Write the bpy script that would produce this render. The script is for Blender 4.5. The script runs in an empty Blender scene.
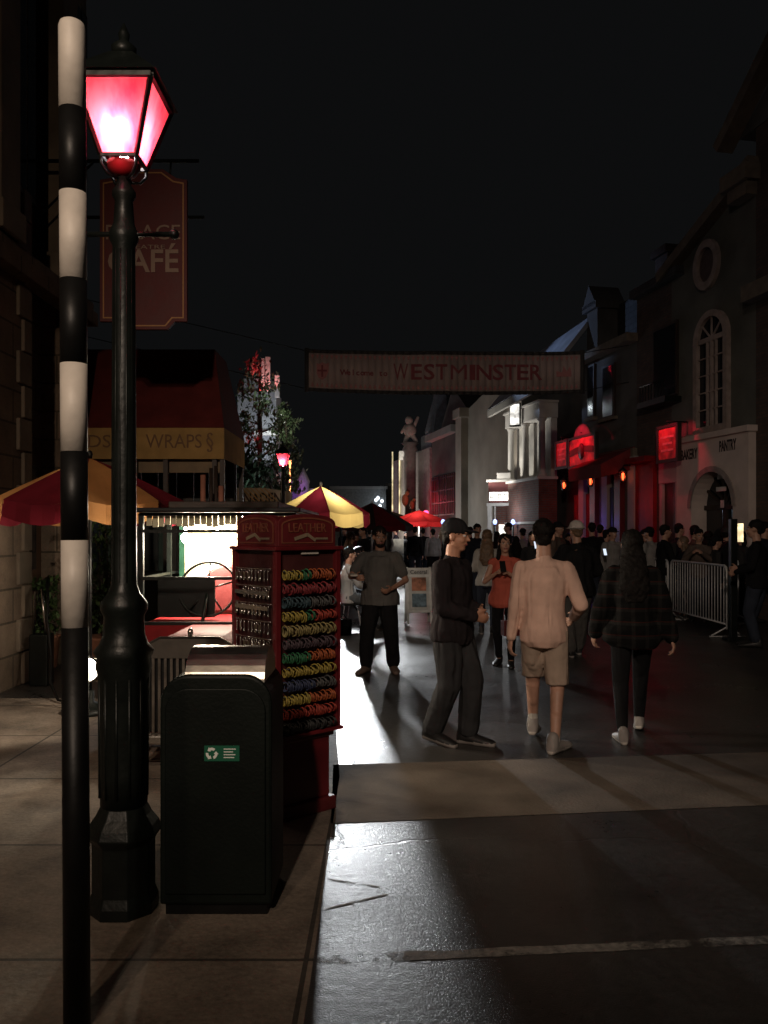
import bpy, bmesh, math, random
from math import sin, cos, pi, radians as R
from mathutils import Vector as V, Matrix as M4, noise
random.seed(7)
S = bpy.context.scene
COL = S.collection
# ------------------------------------------------------------------ camera
F = 828.0
EYE = 1.65
cam_d = bpy.data.cameras.new('camera')
cam = bpy.data.objects.new('camera', cam_d); COL.objects.link(cam)
cam.location = (0, 0, EYE); cam.rotation_euler = (R(90), 0, 0)
cam_d.sensor_fit = 'VERTICAL'; cam_d.sensor_height = 34.64; cam_d.lens = 34.64*F/1024
cam_d.shift_y = 20/1024; cam_d.clip_end = 600; cam_d.clip_start = .05
S.camera = cam
# ------------------------------------------------------------------ sky, exposure
w = bpy.data.worlds.new('World'); S.world = w; w.use_nodes = True
bg = w.node_tree.nodes['Background']
bg.inputs[0].default_value = (.90, .94, 1.0, 1); bg.inputs[1].default_value = .0043
S.view_settings.view_transform = 'Standard'; S.view_settings.look = 'None'
S.view_settings.exposure = 0; S.view_settings.gamma = 1
S.cycles.use_denoising = True
S.cycles.max_bounces = 6; S.cycles.transparent_max_bounces = 12
S.cycles.sample_clamp_indirect = 1.0
S.cycles.caustics_reflective = False; S.cycles.caustics_refractive = False
# ------------------------------------------------------------------ lamps
def lamp(name, typ, loc, power, color, radius=.05, target=None, size=60, blend=.4):
    d = bpy.data.lights.new(name, typ); d.energy = power; d.color = color
    if typ != 'AREA': d.shadow_soft_size = radius
    else: d.size = radius
    if typ == 'SPOT': d.spot_size = R(size); d.spot_blend = blend
    o = bpy.data.objects.new(name, d); COL.objects.link(o); o.location = loc
    if target is not None:
        o.rotation_euler = (V(target)-V(loc)).to_track_quat('-Z', 'Y').to_euler()
    return o
def at(px, py, Y): return V(((px-384)/F*Y, Y, EYE-(py-532)/F*Y))
def gx(px, Y): return (px-384)/F*Y
WARM = (1, .72, .46); WHITE = (.93, .97, 1.0); RED = (1, .02, .06)
lamp('street_light', 'SPOT', (-1.2, -5.5, 6.2), 1600, (1, .80, .64), .12, (.9, 7.2, 2.3), 46, .7)
lamp('left_fill', 'SPOT', (-1.9, -2.2, 5.4), 400, (1, .74, .52), .12, (-4.0, 5.6, 1.6), 84, 1)  # unseen fill lamp, added to warm the left wall and pavement
lamp('right_facade_fill', 'SPOT', (1.0, 5.0, 9.5), 185, (1, .82, .72), .3, (7.6, 17, 5.4), 50, .8)  # added fill lamp without a real source, lifts the right facades
lamp('floodlight_beam', 'SPOT', (-.84, 16.0, 1.80), 2600, WHITE, .10, (-.50, 12.2, .0), 50, 1)
# street lights further up the street, as bare point lamps low over the road
lamp('far_light', 'POINT', (.6, 33, 2.0), 130, WHITE, .2)
lamp('far_light', 'POINT', (-.3, 44, 2.2), 240, (1, .9, .75), .2)
# ------------------------------------------------------------------ materials
MATS = {}
def mat(name, col, rough=.6, metal=0, var=.25, vs=6, bump=.2, bs=40, spec=.5, dist=.01, fold=0):
    if name in MATS: return MATS[name]
    m = bpy.data.materials.new(name); m.use_nodes = True; MATS[name] = m
    nt = m.node_tree; N = nt.nodes; L = nt.links
    b = N['Principled BSDF']
    b.inputs['Metallic'].default_value = metal; b.inputs['Specular IOR Level'].default_value = spec
    tc = N.new('ShaderNodeTexCoord')
    n1 = N.new('ShaderNodeTexNoise'); n1.inputs['Scale'].default_value = vs; n1.inputs['Detail'].default_value = 6
    L.new(tc.outputs['Object'], n1.inputs['Vector'])
    cr = N.new('ShaderNodeValToRGB')
    cr.color_ramp.elements[0].position = .3; cr.color_ramp.elements[1].position = .72
    cr.color_ramp.elements[0].color = tuple(c*(1-var) for c in col)+(1,)
    cr.color_ramp.elements[1].color = tuple(min(1, c*(1+var)) for c in col)+(1,)
    L.new(n1.outputs['Fac'], cr.inputs['Fac']); L.new(cr.outputs['Color'], b.inputs['Base Color'])
    mr = N.new('ShaderNodeMapRange'); mr.inputs['To Min'].default_value = max(.03, rough-.1); mr.inputs['To Max'].default_value = min(1, rough+.12)
    L.new(n1.outputs['Fac'], mr.inputs['Value']); L.new(mr.outputs['Result'], b.inputs['Roughness'])
    if bump:
        n2 = N.new('ShaderNodeTexNoise'); n2.inputs['Scale'].default_value = bs; n2.inputs['Detail'].default_value = 4
        L.new(tc.outputs['Object'], n2.inputs['Vector'])
        bp = N.new('ShaderNodeBump'); bp.inputs['Strength'].default_value = bump; bp.inputs['Distance'].default_value = dist
        L.new(n2.outputs['Fac'], bp.inputs['Height']); L.new(bp.outputs['Normal'], b.inputs['Normal'])
        if fold:
            mp = N.new('ShaderNodeMapping'); mp.inputs['Scale'].default_value = (1, 1, .2); mp.inputs['Rotation'].default_value = (.08, .16, 0); L.new(tc.outputs['Object'], mp.inputs[0])
            n3 = N.new('ShaderNodeTexNoise'); n3.inputs['Scale'].default_value = 9; n3.inputs['Detail'].default_value = 1.5; n3.inputs['Distortion'].default_value = .8
            L.new(mp.outputs[0], n3.inputs['Vector'])
            b3 = N.new('ShaderNodeBump'); b3.inputs['Strength'].default_value = fold; b3.inputs['Distance'].default_value = .045
            L.new(n3.outputs['Fac'], b3.inputs['Height']); L.new(b3.outputs['Normal'], bp.inputs['Normal'])
    return m
def emis(name, col, st, var=0, vs=8):
    if name in MATS: return MATS[name]
    m = bpy.data.materials.new(name); m.use_nodes = True; MATS[name] = m
    b = m.node_tree.nodes['Principled BSDF']
    b.inputs['Base Color'].default_value = tuple(c*.5 for c in col)+(1,)
    b.inputs['Emission Color'].default_value = col+(1,); b.inputs['Emission Strength'].default_value = st
    if var:
        nt = m.node_tree; tc = nt.nodes.new('ShaderNodeTexCoord'); n = nt.nodes.new('ShaderNodeTexNoise'); n.inputs['Scale'].default_value = vs
        mr = nt.nodes.new('ShaderNodeMapRange'); mr.inputs['From Min'].default_value = .35; mr.inputs['From Max'].default_value = .65
        mr.inputs['To Min'].default_value = st*(1-var); mr.inputs['To Max'].default_value = st*(1+var)
        nt.links.new(tc.outputs['Object'], n.inputs['Vector']); nt.links.new(n.outputs['Fac'], mr.inputs['Value'])
        nt.links.new(mr.outputs['Result'], b.inputs['Emission Strength'])
    return m
def cloth(name, col, trans=0.0, rough=.9, vs=5, var=.2, fold=0):
    m = mat(name, col, rough, 0, var, vs, .35, 60, .15, .004, fold)
    if trans and 'tr' not in m:
        m['tr'] = 1
        nt = m.node_tree; N = nt.nodes; L = nt.links
        b = N['Principled BSDF']; out = N['Material Output']
        t = N.new('ShaderNodeBsdfTranslucent'); t.inputs['Color'].default_value = tuple(min(1, c*1.3) for c in col)+(1,)
        mx = N.new('ShaderNodeMixShader'); mx.inputs[0].default_value = trans
        L.new(b.outputs[0], mx.inputs[1]); L.new(t.outputs[0], mx.inputs[2]); L.new(mx.outputs[0], out.inputs[0])
    return m
def glass(name, tint=(1, 1, 1), refl=.12):
    if name in MATS: return MATS[name]
    m = bpy.data.materials.new(name); m.use_nodes = True; MATS[name] = m
    nt = m.node_tree; N = nt.nodes; L = nt.links; N.remove(N['Principled BSDF'])
    t = N.new('ShaderNodeBsdfTransparent'); t.inputs[0].default_value = tint+(1,)
    g = N.new('ShaderNodeBsdfGlossy'); g.inputs['Roughness'].default_value = .05
    mx = N.new('ShaderNodeMixShader'); mx.inputs[0].default_value = refl
    L.new(t.outputs[0], mx.inputs[1]); L.new(g.outputs[0], mx.inputs[2]); L.new(mx.outputs[0], N['Material Output'].inputs[0])
    return m
def brick(name, c1, c2, mortar, bw=.22, bh=.07, ms=.012, rough=.85, bump=.5, axis='XZ', off=(0, 0), offset=.5, noisy=.35, ns=3):
    if name in MATS: return MATS[name]
    m = bpy.data.materials.new(name); m.use_nodes = True; MATS[name] = m
    nt = m.node_tree; N = nt.nodes; L = nt.links; b = N['Principled BSDF']
    tc = N.new('ShaderNodeTexCoord'); sp = N.new('ShaderNodeSeparateXYZ'); cb = N.new('ShaderNodeCombineXYZ')
    L.new(tc.outputs['Object'], sp.inputs[0])
    ad = N.new('ShaderNodeMath'); ad.operation = 'ADD'
    if axis == 'XZ':
        L.new(sp.outputs['X'], ad.inputs[0]); L.new(sp.outputs['Y'], ad.inputs[1]); L.new(ad.outputs[0], cb.inputs[0]); L.new(sp.outputs['Z'], cb.inputs[1])
    else:
        L.new(sp.outputs['X'], cb.inputs[0]); L.new(sp.outputs['Y'], cb.inputs[1])
    mp = N.new('ShaderNodeMapping'); mp.inputs['Location'].default_value = (off[0], off[1], 0)
    L.new(cb.outputs[0], mp.inputs[0])
    bt = N.new('ShaderNodeTexBrick'); bt.inputs['Scale'].default_value = 1; bt.inputs['Brick Width'].default_value = bw
    bt.inputs['Row Height'].default_value = bh; bt.inputs['Mortar Size'].default_value = ms; bt.offset = offset
    bt.inputs['Color1'].default_value = c1+(1,); bt.inputs['Color2'].default_value = c2+(1,); bt.inputs['Mortar'].default_value = mortar+(1,)
    L.new(mp.outputs[0], bt.inputs['Vector'])
    n1 = N.new('ShaderNodeTexNoise'); n1.inputs['Scale'].default_value = ns; n1.inputs['Detail'].default_value = 8
    L.new(tc.outputs['Object'], n1.inputs['Vector'])
    ng = N.new('ShaderNodeTexNoise'); ng.inputs['Scale'].default_value = 45; ng.inputs['Detail'].default_value = 6; ng.inputs['Roughness'].default_value = .7
    L.new(tc.outputs['Object'], ng.inputs['Vector']); n1.inputs['Roughness'].default_value = .65
    gm = N.new('ShaderNodeMath'); gm.operation = 'MULTIPLY_ADD'; gm.inputs[1].default_value = .45; L.new(ng.outputs['Fac'], gm.inputs[0])
    g2 = N.new('ShaderNodeMath'); g2.operation = 'MULTIPLY_ADD'; g2.inputs[1].default_value = .9; g2.inputs[2].default_value = -.18; L.new(n1.outputs['Fac'], g2.inputs[0]); L.new(g2.outputs[0], gm.inputs[2])
    mr = N.new('ShaderNodeMapRange'); mr.inputs['From Min'].default_value = .3; mr.inputs['From Max'].default_value = .7
    mr.inputs['To Min'].default_value = 1-noisy; mr.inputs['To Max'].default_value = 1+noisy
    L.new(gm.outputs[0], mr.inputs['Value'])
    vm = N.new('ShaderNodeVectorMath'); vm.operation = 'SCALE'
    L.new(bt.outputs['Color'], vm.inputs[0]); L.new(mr.outputs['Result'], vm.inputs['Scale'])
    L.new(vm.outputs[0], b.inputs['Base Color']); b.inputs['Roughness'].default_value = rough
    n2 = N.new('ShaderNodeTexNoise'); n2.inputs['Scale'].default_value = 30; n2.inputs['Detail'].default_value = 5
    L.new(tc.outputs['Object'], n2.inputs['Vector'])
    mu = N.new('ShaderNodeMath'); mu.operation = 'MULTIPLY_ADD'; mu.inputs[1].default_value = -1.0
    L.new(bt.outputs['Fac'], mu.inputs[0]); L.new(n2.outputs['Fac'], mu.inputs[2])
    bp = N.new('ShaderNodeBump'); bp.inputs['Strength'].default_value = bump; bp.inputs['Distance'].default_value = .012
    L.new(mu.outputs[0], bp.inputs['Height']); L.new(bp.outputs['Normal'], b.inputs['Normal'])
    return m
# ------------------------------------------------------------------ mesh builder
class MB:
    def __init__(s): s.v = []; s.f = []; s.mi = []; s.m = 0; s.sm = []; s.smooth = False
    def add(s, vs, fs):
        o = len(s.v); s.v += [tuple(v) for v in vs]
        for f in fs: s.f.append([i+o for i in f]); s.mi.append(s.m); s.sm.append(s.smooth)
        return s
    def box(s, x0, x1, y0, y1, z0, z1, rot=None, piv=None):
        vs = [V((x, y, z)) for z in (z0, z1) for y in (y0, y1) for x in (x0, x1)]
        if rot is not None:
            p = V(piv) if piv is not None else V(((x0+x1)/2, (y0+y1)/2, (z0+z1)/2)); vs = [p+rot @ (v-p) for v in vs]
        return s.add(vs, [(0, 2, 3, 1), (4, 5, 7, 6), (0, 1, 5, 4), (1, 3, 7, 5), (3, 2, 6, 7), (2, 0, 4, 6)])
    def bar(s, a, b, w, h=None, up=(0, 0, 1)):
        a, b = V(a), V(b); d = (b-a).normalized(); u = V(up)
        if abs(d.dot(u)) > .98: u = V((0, 1, 0))
        sd = d.cross(u).normalized(); u = sd.cross(d); h = h or w
        vs = [p+sd*(i*w/2)+u*(j*h/2) for p in (a, b) for (i, j) in ((-1, -1), (1, -1), (1, 1), (-1, 1))]
        return s.add(vs, [(0, 1, 2, 3)[::-1], (4, 5, 6, 7), (0, 1, 5, 4), (1, 2, 6, 5), (2, 3, 7, 6), (3, 0, 4, 7)])
    def tube(s, pts, r, n=10, caps=True):
        s.smooth = True
        pts = [V(p) for p in pts]; rs = r if isinstance(r, (list, tuple)) else [r]*len(pts)
        vs = []; u = None
        for i, p in enumerate(pts):
            d = (pts[min(i+1, len(pts)-1)]-pts[max(i-1, 0)]).normalized()
            if u is None:
                u = d.orthogonal().normalized()
            else:
                u = (u-d*u.dot(d)).normalized()
            w_ = d.cross(u)
            vs += [p+(u*cos(2*pi*k/n)+w_*sin(2*pi*k/n))*rs[i] for k in range(n)]
        fs = [(i*n+k, i*n+(k+1) % n, (i+1)*n+(k+1) % n, (i+1)*n+k) for i in range(len(pts)-1) for k in range(n)]
        if caps: fs += [tuple(range(n))[::-1], tuple((len(pts)-1)*n+k for k in range(n))]
        s.add(vs, fs); s.smooth = False; return s
    def lathe(s, prof, c=(0, 0, 0), n=24, smooth=True, rot0=0):
        s.smooth = smooth; vs = []
        for (r, z) in prof: vs += [(c[0]+r*cos(2*pi*k/n+rot0), c[1]+r*sin(2*pi*k/n+rot0), c[2]+z) for k in range(n)]
        m = len(prof)
        fs = [(i*n+k, i*n+(k+1) % n, (i+1)*n+(k+1) % n, (i+1)*n+k) for i in range(m-1) for k in range(n)]
        fs += [tuple(range(n))[::-1], tuple((m-1)*n+k for k in range(n))]
        s.add(vs, fs); s.smooth = False; return s
    def torus(s, c, R_, r, axis='x', n=16, m=6):
        s.smooth = True; vs = []
        for i in range(n):
            a = 2*pi*i/n
            for j in range(m):
                b = 2*pi*j/m; q = R_+r*cos(b); x, y, z = q*cos(a), q*sin(a), r*sin(b)
                p = {'x': (z, x, y), 'y': (x, z, y), 'z': (x, y, z)}[axis]; vs.append((c[0]+p[0], c[1]+p[1], c[2]+p[2]))
        s.add(vs, [(i*m+j, ((i+1) % n)*m+j, ((i+1) % n)*m+(j+1) % m, i*m+(j+1) % m) for i in range(n) for j in range(m)])
        s.smooth = False; return s
    def ell(s, c, r, rot=None, n=14, m=8):
        s.smooth = True; c = V(c); vs = []
        for i in range(1, m):
            t = pi*i/m
            for k in range(n):
                p = V((r[0]*sin(t)*cos(2*pi*k/n), r[1]*sin(t)*sin(2*pi*k/n), r[2]*cos(t)))
                vs.append(c+(rot @ p if rot is not None else p))
        z = V((0, 0, r[2])); z = rot @ z if rot is not None else z
        vs += [c+z, c-z]; T = len(vs)-2
        fs = [(i*n+k, (i+1)*n+k, (i+1)*n+(k+1) % n, i*n+(k+1) % n) for i in range(m-2) for k in range(n)]
        fs += [(T, k, (k+1) % n) for k in range(n)]+[(T+1, (m-2)*n+(k+1) % n, (m-2)*n+k) for k in range(n)]
        s.add(vs, fs); s.smooth = False; return s
    def loft(s, rings, n=18):
        """rings: (centre, half width vector, half depth vector); closed"""
        s.smooth = True; vs = []
        for c, a, b in rings:
            vs += [V(c)+V(a)*cos(2*pi*k/n)+V(b)*sin(2*pi*k/n) for k in range(n)]
        m = len(rings)
        fs = [(i*n+k, i*n+(k+1) % n, (i+1)*n+(k+1) % n, (i+1)*n+k) for i in range(m-1) for k in range(n)]
        vs += [V(rings[0][0]), V(rings[-1][0])]; T = m*n
        fs += [(T, (k+1) % n, k) for k in range(n)]+[(T+1, (m-1)*n+k, (m-1)*n+(k+1) % n) for k in range(n)]
        s.add(vs, fs); s.smooth = False; return s
    def prism(s, pts, h, axis='y', o=0):
        """extrude a 2D outline from o to o+h along axis. axis y: pts=(x,z); z: (x,y); x: (y,z)"""
        def P(p, t): return {'y': (p[0], t, p[1]), 'z': (p[0], p[1], t), 'x': (t, p[0], p[1])}[axis]
        n = len(pts); vs = [P(p, o) for p in pts]+[P(p, o+h) for p in pts]
        return s.add(vs, [tuple(range(n)), tuple(range(2*n-1, n-1, -1))]+[(i, i+n, (i+1) % n+n, (i+1) % n) for i in range(n)])
    def build(s, name, mats, parent=None, bevel=0, solid=0):
        me = bpy.data.meshes.new(name); me.from_pydata(s.v, [], s.f)
        for m in (mats if isinstance(mats, (list, tuple)) else [mats]): me.materials.append(m)
        me.polygons.foreach_set('material_index', s.mi); me.polygons.foreach_set('use_smooth', s.sm)
        bm = bmesh.new(); bm.from_mesh(me); bmesh.ops.recalc_face_normals(bm, faces=bm.faces); bm.to_mesh(me); bm.free()
        o = bpy.data.objects.new(name, me); COL.objects.link(o)
        if parent: o.parent = parent
        if bevel:
            b = o.modifiers.new('b', 'BEVEL'); b.width = bevel; b.segments = 2; b.limit_method = 'ANGLE'
        if solid:
            b = o.modifiers.new('s', 'SOLIDIFY'); b.thickness = solid; b.offset = 0
        return o
def cap(g, a, ra_, b, rb_, n=12):
    a, b = V(a), V(b); d = (b-a); L_ = d.length; u = d.normalized(); s_ = u.orthogonal().normalized(); t_ = u.cross(s_); rings = []
    for k in (1.0, .75, .4, 0): rings.append((a-u*ra_*sin(k*pi/2)*1, ra_*max(.05, cos(k*pi/2))))
    for k in (.33, .66): rings.append((a+d*k, ra_+(rb_-ra_)*k))
    for k in (0, .4, .75, 1.0): rings.append((b+u*rb_*sin(k*pi/2), rb_*max(.05, cos(k*pi/2))))
    g.loft([(c, s_*r_, t_*r_) for c, r_ in rings], n)
def tag(o, label=None, cat=None, group=None, kind=None):
    if label: o['label'] = label
    if cat: o['category'] = cat
    if group: o['group'] = group
    if kind: o['kind'] = kind
    return o
def thing(name, label, cat, loc=(0, 0, 0), rz=0, group=None):
    o = bpy.data.objects.new(name, None); COL.objects.link(o); o.location = loc; o.rotation_euler = (0, 0, rz)
    o.empty_display_size = .1
    return tag(o, label, cat, group)
def copy_tree(o, parent=None):
    c = o.copy(); COL.objects.link(c); c.parent = parent
    for ch in o.children: copy_tree(ch, c)
    return c
def text(name, body, mt, parent, loc, size, rot=(R(90), 0, 0), ext=.003, width=None, bold=0, space=1, align='CENTER', shear=0):
    cu = bpy.data.curves.new(name, 'FONT'); cu.body = body; cu.size = size; cu.extrude = ext; cu.align_x = align; cu.align_y = 'CENTER'
    cu.offset = bold; cu.space_character = space; cu.resolution_u = 3; cu.shear = shear
    t = bpy.data.objects.new(name, cu); COL.objects.link(t)
    bpy.context.view_layer.update()
    me = bpy.data.meshes.new_from_object(t.evaluated_get(bpy.context.evaluated_depsgraph_get()))
    bpy.data.objects.remove(t)
    if width:
        xs = [v.co.x for v in me.vertices]; k = width/(max(xs)-min(xs)); c0 = (max(xs)+min(xs))/2
        for v in me.vertices: v.co.x = (v.co.x-c0)*k
    me.materials.clear(); me.materials.append(mt)
    o = bpy.data.objects.new(name, me); COL.objects.link(o); o.parent = parent; o.location = loc; o.rotation_euler = rot
    return o
rz = lambda a: M4.Rotation(a, 3, 'Z'); rx = lambda a: M4.Rotation(a, 3, 'X'); ry = lambda a: M4.Rotation(a, 3, 'Y')

# common materials
iron = mat('black_iron', (.006, .008, .007), .40, 0, .3, 8, .25, 30, .3)
blackpaint = mat('black_paint', (.005, .005, .005), .45, 0, .3, 8, .1, 30, .3)
whitepaint = mat('white_paint', (.58, .53, .47), .5, 0, .16, 9, .15, 25)
chrome = mat('chrome', (.75, .72, .68), .18, 1, .1, 8, .05, 20)
steel = mat('galvanised_steel', (.68, .69, .70), .5, .25, .15, 20, .1, 40)
redpaint = mat('red_paint', (.20, .012, .014), .6, 0, .25, 5, .1, 25, .15)
darkwood = mat('dark_wood', (.03, .018, .012), .55, 0, .35, 7, .25, 30)
darkred = mat('dark_red_paint', (.10, .010, .012), .5, 0, .3, 6, .2, 30)
darkgreen = mat('dark_green_paint', (.010, .022, .016), .42, 0, .3, 8, .2, 30)
darkglass = mat('dark_glass', (.01, .012, .015), .08, 0, .2, 3, .02, 6)
cream = mat('cream_stucco', (.50, .44, .36), .85, 0, .12, 3, .35, 25)
greystucco = mat('grey_stucco', (.30, .29, .27), .9, 0, .22, 1.2, .4, 20)
darkstucco = mat('dark_stucco', (.09, .085, .08), .9, 0, .3, 1.5, .4, 20)
brownstone = brick('brown_stone_blocks', (.14, .10, .07), (.165, .12, .085), (.06, .045, .03), .7, .35, .012, .9, .6)
brickred = brick('red_brick', (.16, .05, .035), (.11, .04, .03), (.10, .08, .07))
brickdark = brick('brown_brick', (.10, .06, .045), (.07, .045, .035), (.06, .05, .045))
slate = brick('slate_roof', (.03, .032, .036), (.045, .045, .05), (.015, .015, .016), .25, .16, .01, .7)

# ------------------------------------------------------------------ ground
def asphalt():
    m = bpy.data.materials.new('dark_sealed_paving'); m.use_nodes = True
    nt = m.node_tree; N = nt.nodes; L = nt.links; b = N['Principled BSDF']
    tc = N.new('ShaderNodeTexCoord')
    def noise_(sc, det=6):
        n = N.new('ShaderNodeTexNoise'); n.inputs['Scale'].default_value = sc; n.inputs['Detail'].default_value = det
        L.new(tc.outputs['Object'], n.inputs['Vector']); return n
    a = noise_(.55, 8); c = noise_(26, 10); d = noise_(150, 4); e = noise_(1.3, 9)
    cr = N.new('ShaderNodeValToRGB'); cr.color_ramp.elements[0].position = .3; cr.color_ramp.elements[1].position = .7
    cr.color_ramp.elements[0].color = (.022, .021, .020, 1); cr.color_ramp.elements[1].color = (.055, .050, .046, 1)
    mx = N.new('ShaderNodeMath'); mx.operation = 'MULTIPLY_ADD'; mx.inputs[1].default_value = .35
    L.new(c.outputs['Fac'], mx.inputs[0])
    m2 = N.new('ShaderNodeMath'); m2.operation = 'MULTIPLY'; m2.inputs[1].default_value = .65; L.new(e.outputs['Fac'], m2.inputs[0]); L.new(m2.outputs[0], mx.inputs[2])
    L.new(mx.outputs[0], cr.inputs['Fac']); L.new(cr.outputs['Color'], b.inputs['Base Color'])
    mr = N.new('ShaderNodeMapRange'); mr.inputs['From Min'].default_value = .35; mr.inputs['From Max'].default_value = .65
    mr.inputs['To Min'].default_value = .26; mr.inputs['To Max'].default_value = .46
    L.new(mx.outputs[0], mr.inputs['Value']); L.new(mr.outputs['Result'], b.inputs['Roughness'])
    ad = N.new('ShaderNodeMath'); ad.operation = 'MULTIPLY_ADD'; ad.inputs[1].default_value = 1.1
    L.new(c.outputs['Fac'], ad.inputs[0]); L.new(d.outputs['Fac'], ad.inputs[2])
    # hairline cracks
    vo = N.new('ShaderNodeTexVoronoi'); vo.feature = 'DISTANCE_TO_EDGE'; vo.inputs['Scale'].default_value = .38
    ns = N.new('ShaderNodeVectorMath'); ns.operation = 'MULTIPLY_ADD'; ns.inputs[1].default_value = (.5, .5, .5)
    L.new(e.outputs['Color'], ns.inputs[0]); L.new(tc.outputs['Object'], ns.inputs[2]); L.new(ns.outputs[0], vo.inputs['Vector'])
    cm = N.new('ShaderNodeMapRange'); cm.inputs['From Max'].default_value = .006; cm.inputs['To Min'].default_value = -1.2; cm.inputs['To Max'].default_value = 0
    L.new(vo.outputs['Distance'], cm.inputs['Value'])
    a2 = N.new('ShaderNodeMath'); L.new(ad.outputs[0], a2.inputs[0]); L.new(cm.outputs['Result'], a2.inputs[1])
    bp = N.new('ShaderNodeBump'); bp.inputs['Strength'].default_value = .6; bp.inputs['Distance'].default_value = .0030
    L.new(a2.outputs[0], bp.inputs['Height']); L.new(bp.outputs['Normal'], b.inputs['Normal'])
    return m
g = MB(); g.add([(-150, -60, 0), (150, -60, 0), (150, 300, 0), (-150, 300, 0)], [(0, 1, 2, 3)])
tag(g.build('ground', asphalt()), kind='structure')
conc = mat('matte_concrete', (.125, .100, .080), .92, 0, .3, 2.5, .4, 45, .1)
g = MB()
def gy(x, a, b_): return a+b_*x
g.add([(-.30, gy(-.3, 4.72, .12), .002), (14, gy(14, 4.72, .12), .002), (14, gy(14, 5.9, .105), .002), (-.36, gy(-.36, 5.9, .105), .002)], [(0, 1, 2, 3)])
tag(g.build('paving_band', conc), kind='structure')
slabs = brick('pavement_slabs', (.17, .135, .105), (.20, .16, .125), (.05, .042, .034), 2.4, 1.17, .010, .78, .5, 'XY', (.3, .32), .0, .55, 2.2)
g = MB(); g.add([(-12, -6, .002), (-.27, -6, .002), (-.27, 3, .002), (-.30, 5.6, .002), (-.5, 8.2, .002), (-12, 8.2, .002)], [(0, 1, 2, 3, 4, 5)])
tag(g.build('pavement', slabs), kind='structure')
# worn painted lines
def wornmat():
    m = mat('worn_white_paint', (.20, .18, .16), .8, 0, .4, 30, .3, 60, .2)
    nt = m.node_tree; N = nt.nodes; L = nt.links
    tc = N.new('ShaderNodeTexCoord'); n = N.new('ShaderNodeTexNoise'); n.inputs['Scale'].default_value = 22; n.inputs['Detail'].default_value = 9; n.inputs['Roughness'].default_value = .75
    n2 = N.new('ShaderNodeTexNoise'); n2.inputs['Scale'].default_value = 2.6; n2.inputs['Detail'].default_value = 2
    L.new(tc.outputs['Object'], n.inputs['Vector']); L.new(tc.outputs['Object'], n2.inputs['Vector'])
    a = N.new('ShaderNodeMath'); a.operation = 'MULTIPLY_ADD'; a.inputs[1].default_value = 1.3; L.new(n2.outputs['Fac'], a.inputs[0]); L.new(n.outputs['Fac'], a.inputs[2])
    r_ = N.new('ShaderNodeMapRange'); r_.inputs['From Min'].default_value = .92; r_.inputs['From Max'].default_value = 1.15; L.new(a.outputs[0], r_.inputs['Value'])
    t = N.new('ShaderNodeBsdfTransparent'); mx = N.new('ShaderNodeMixShader'); L.new(r_.outputs['Result'], mx.inputs[0]); L.new(t.outputs[0], mx.inputs[1]); L.new(N['Principled BSDF'].outputs[0], mx.inputs[2])
    L.new(mx.outputs[0], N['Material Output'].inputs[0]); return m
wm = wornmat()
def worn(x0, x1, yf, wd, seed, zz=.0015, keep=1.0, name='painted_line'):
    rnd = random.Random(seed); g = MB(); n = max(4, int((x1-x0)/.015)); top = []; bot = []
    for i in range(n+1):
        x = x0+(x1-x0)*i/n; e = min(1, min(i, n-i)/3+.5)
        top.append((x, yf(x)+wd/2*e*(.85+.35*noise.noise(V((x*5, seed, 0)))+rnd.uniform(-.05, .05)), zz))
        bot.append((x, yf(x)-wd/2*e*(.85+.35*noise.noise(V((x*5, seed+9, 0)))+rnd.uniform(-.05, .05)), zz))
    for i in range(n): g.add([bot[i], bot[i+1], top[i+1], top[i]], [(0, 1, 2, 3)])
    return tag(g.build(name, wm), kind='structure')
ln = lambda x: 3.21+.09*x
worn(-.26, 2.7, ln, .075, 1)
worn(-.26, -.02, lambda x: 3.93-.35*(x+.26), .018, 6); worn(-.26, .02, lambda x: 3.62+.54*(x+.26), .018, 7)

# ------------------------------------------------------------------ zebra pole
z0 = thing('striped_pole', 'tall round post in black and white bands, nearest to the camera at left', 'pole', (gx(77, 2.76), 2.76, 0))
zs = [0, ]; g = MB()
def zof(py): return EYE-(py-532)/F*2.76
bands = [(1024, 627, 0), (627, 540, 1), (540, 452, 0), (452, 364, 1), (364, 280, 0), (280, 193, 1), (193, 110, 0), (110, 22, 1)]
lean = gx(72, 2.76)-gx(77, 2.76)
rad = .0435
for (a, b, c) in bands:
    za = max(0, zof(a)) if a < 1024 else 0; zb = zof(b)
    g = MB(); p0 = V((lean*za/3.35, 0, za+.0005)); p1 = V((lean*zb/3.35, 0, zb-.0005))
    if b == 22: g.tube([p0, p1-V((0, 0, .02)), p1-V((0, 0, .006)), p1], [rad, rad, rad*.9, rad*.7], 28)
    else: g.tube([p0, p1], rad, 28)
    g.build('white_band' if c else 'black_band', whitepaint if c else blackpaint, z0)

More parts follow.
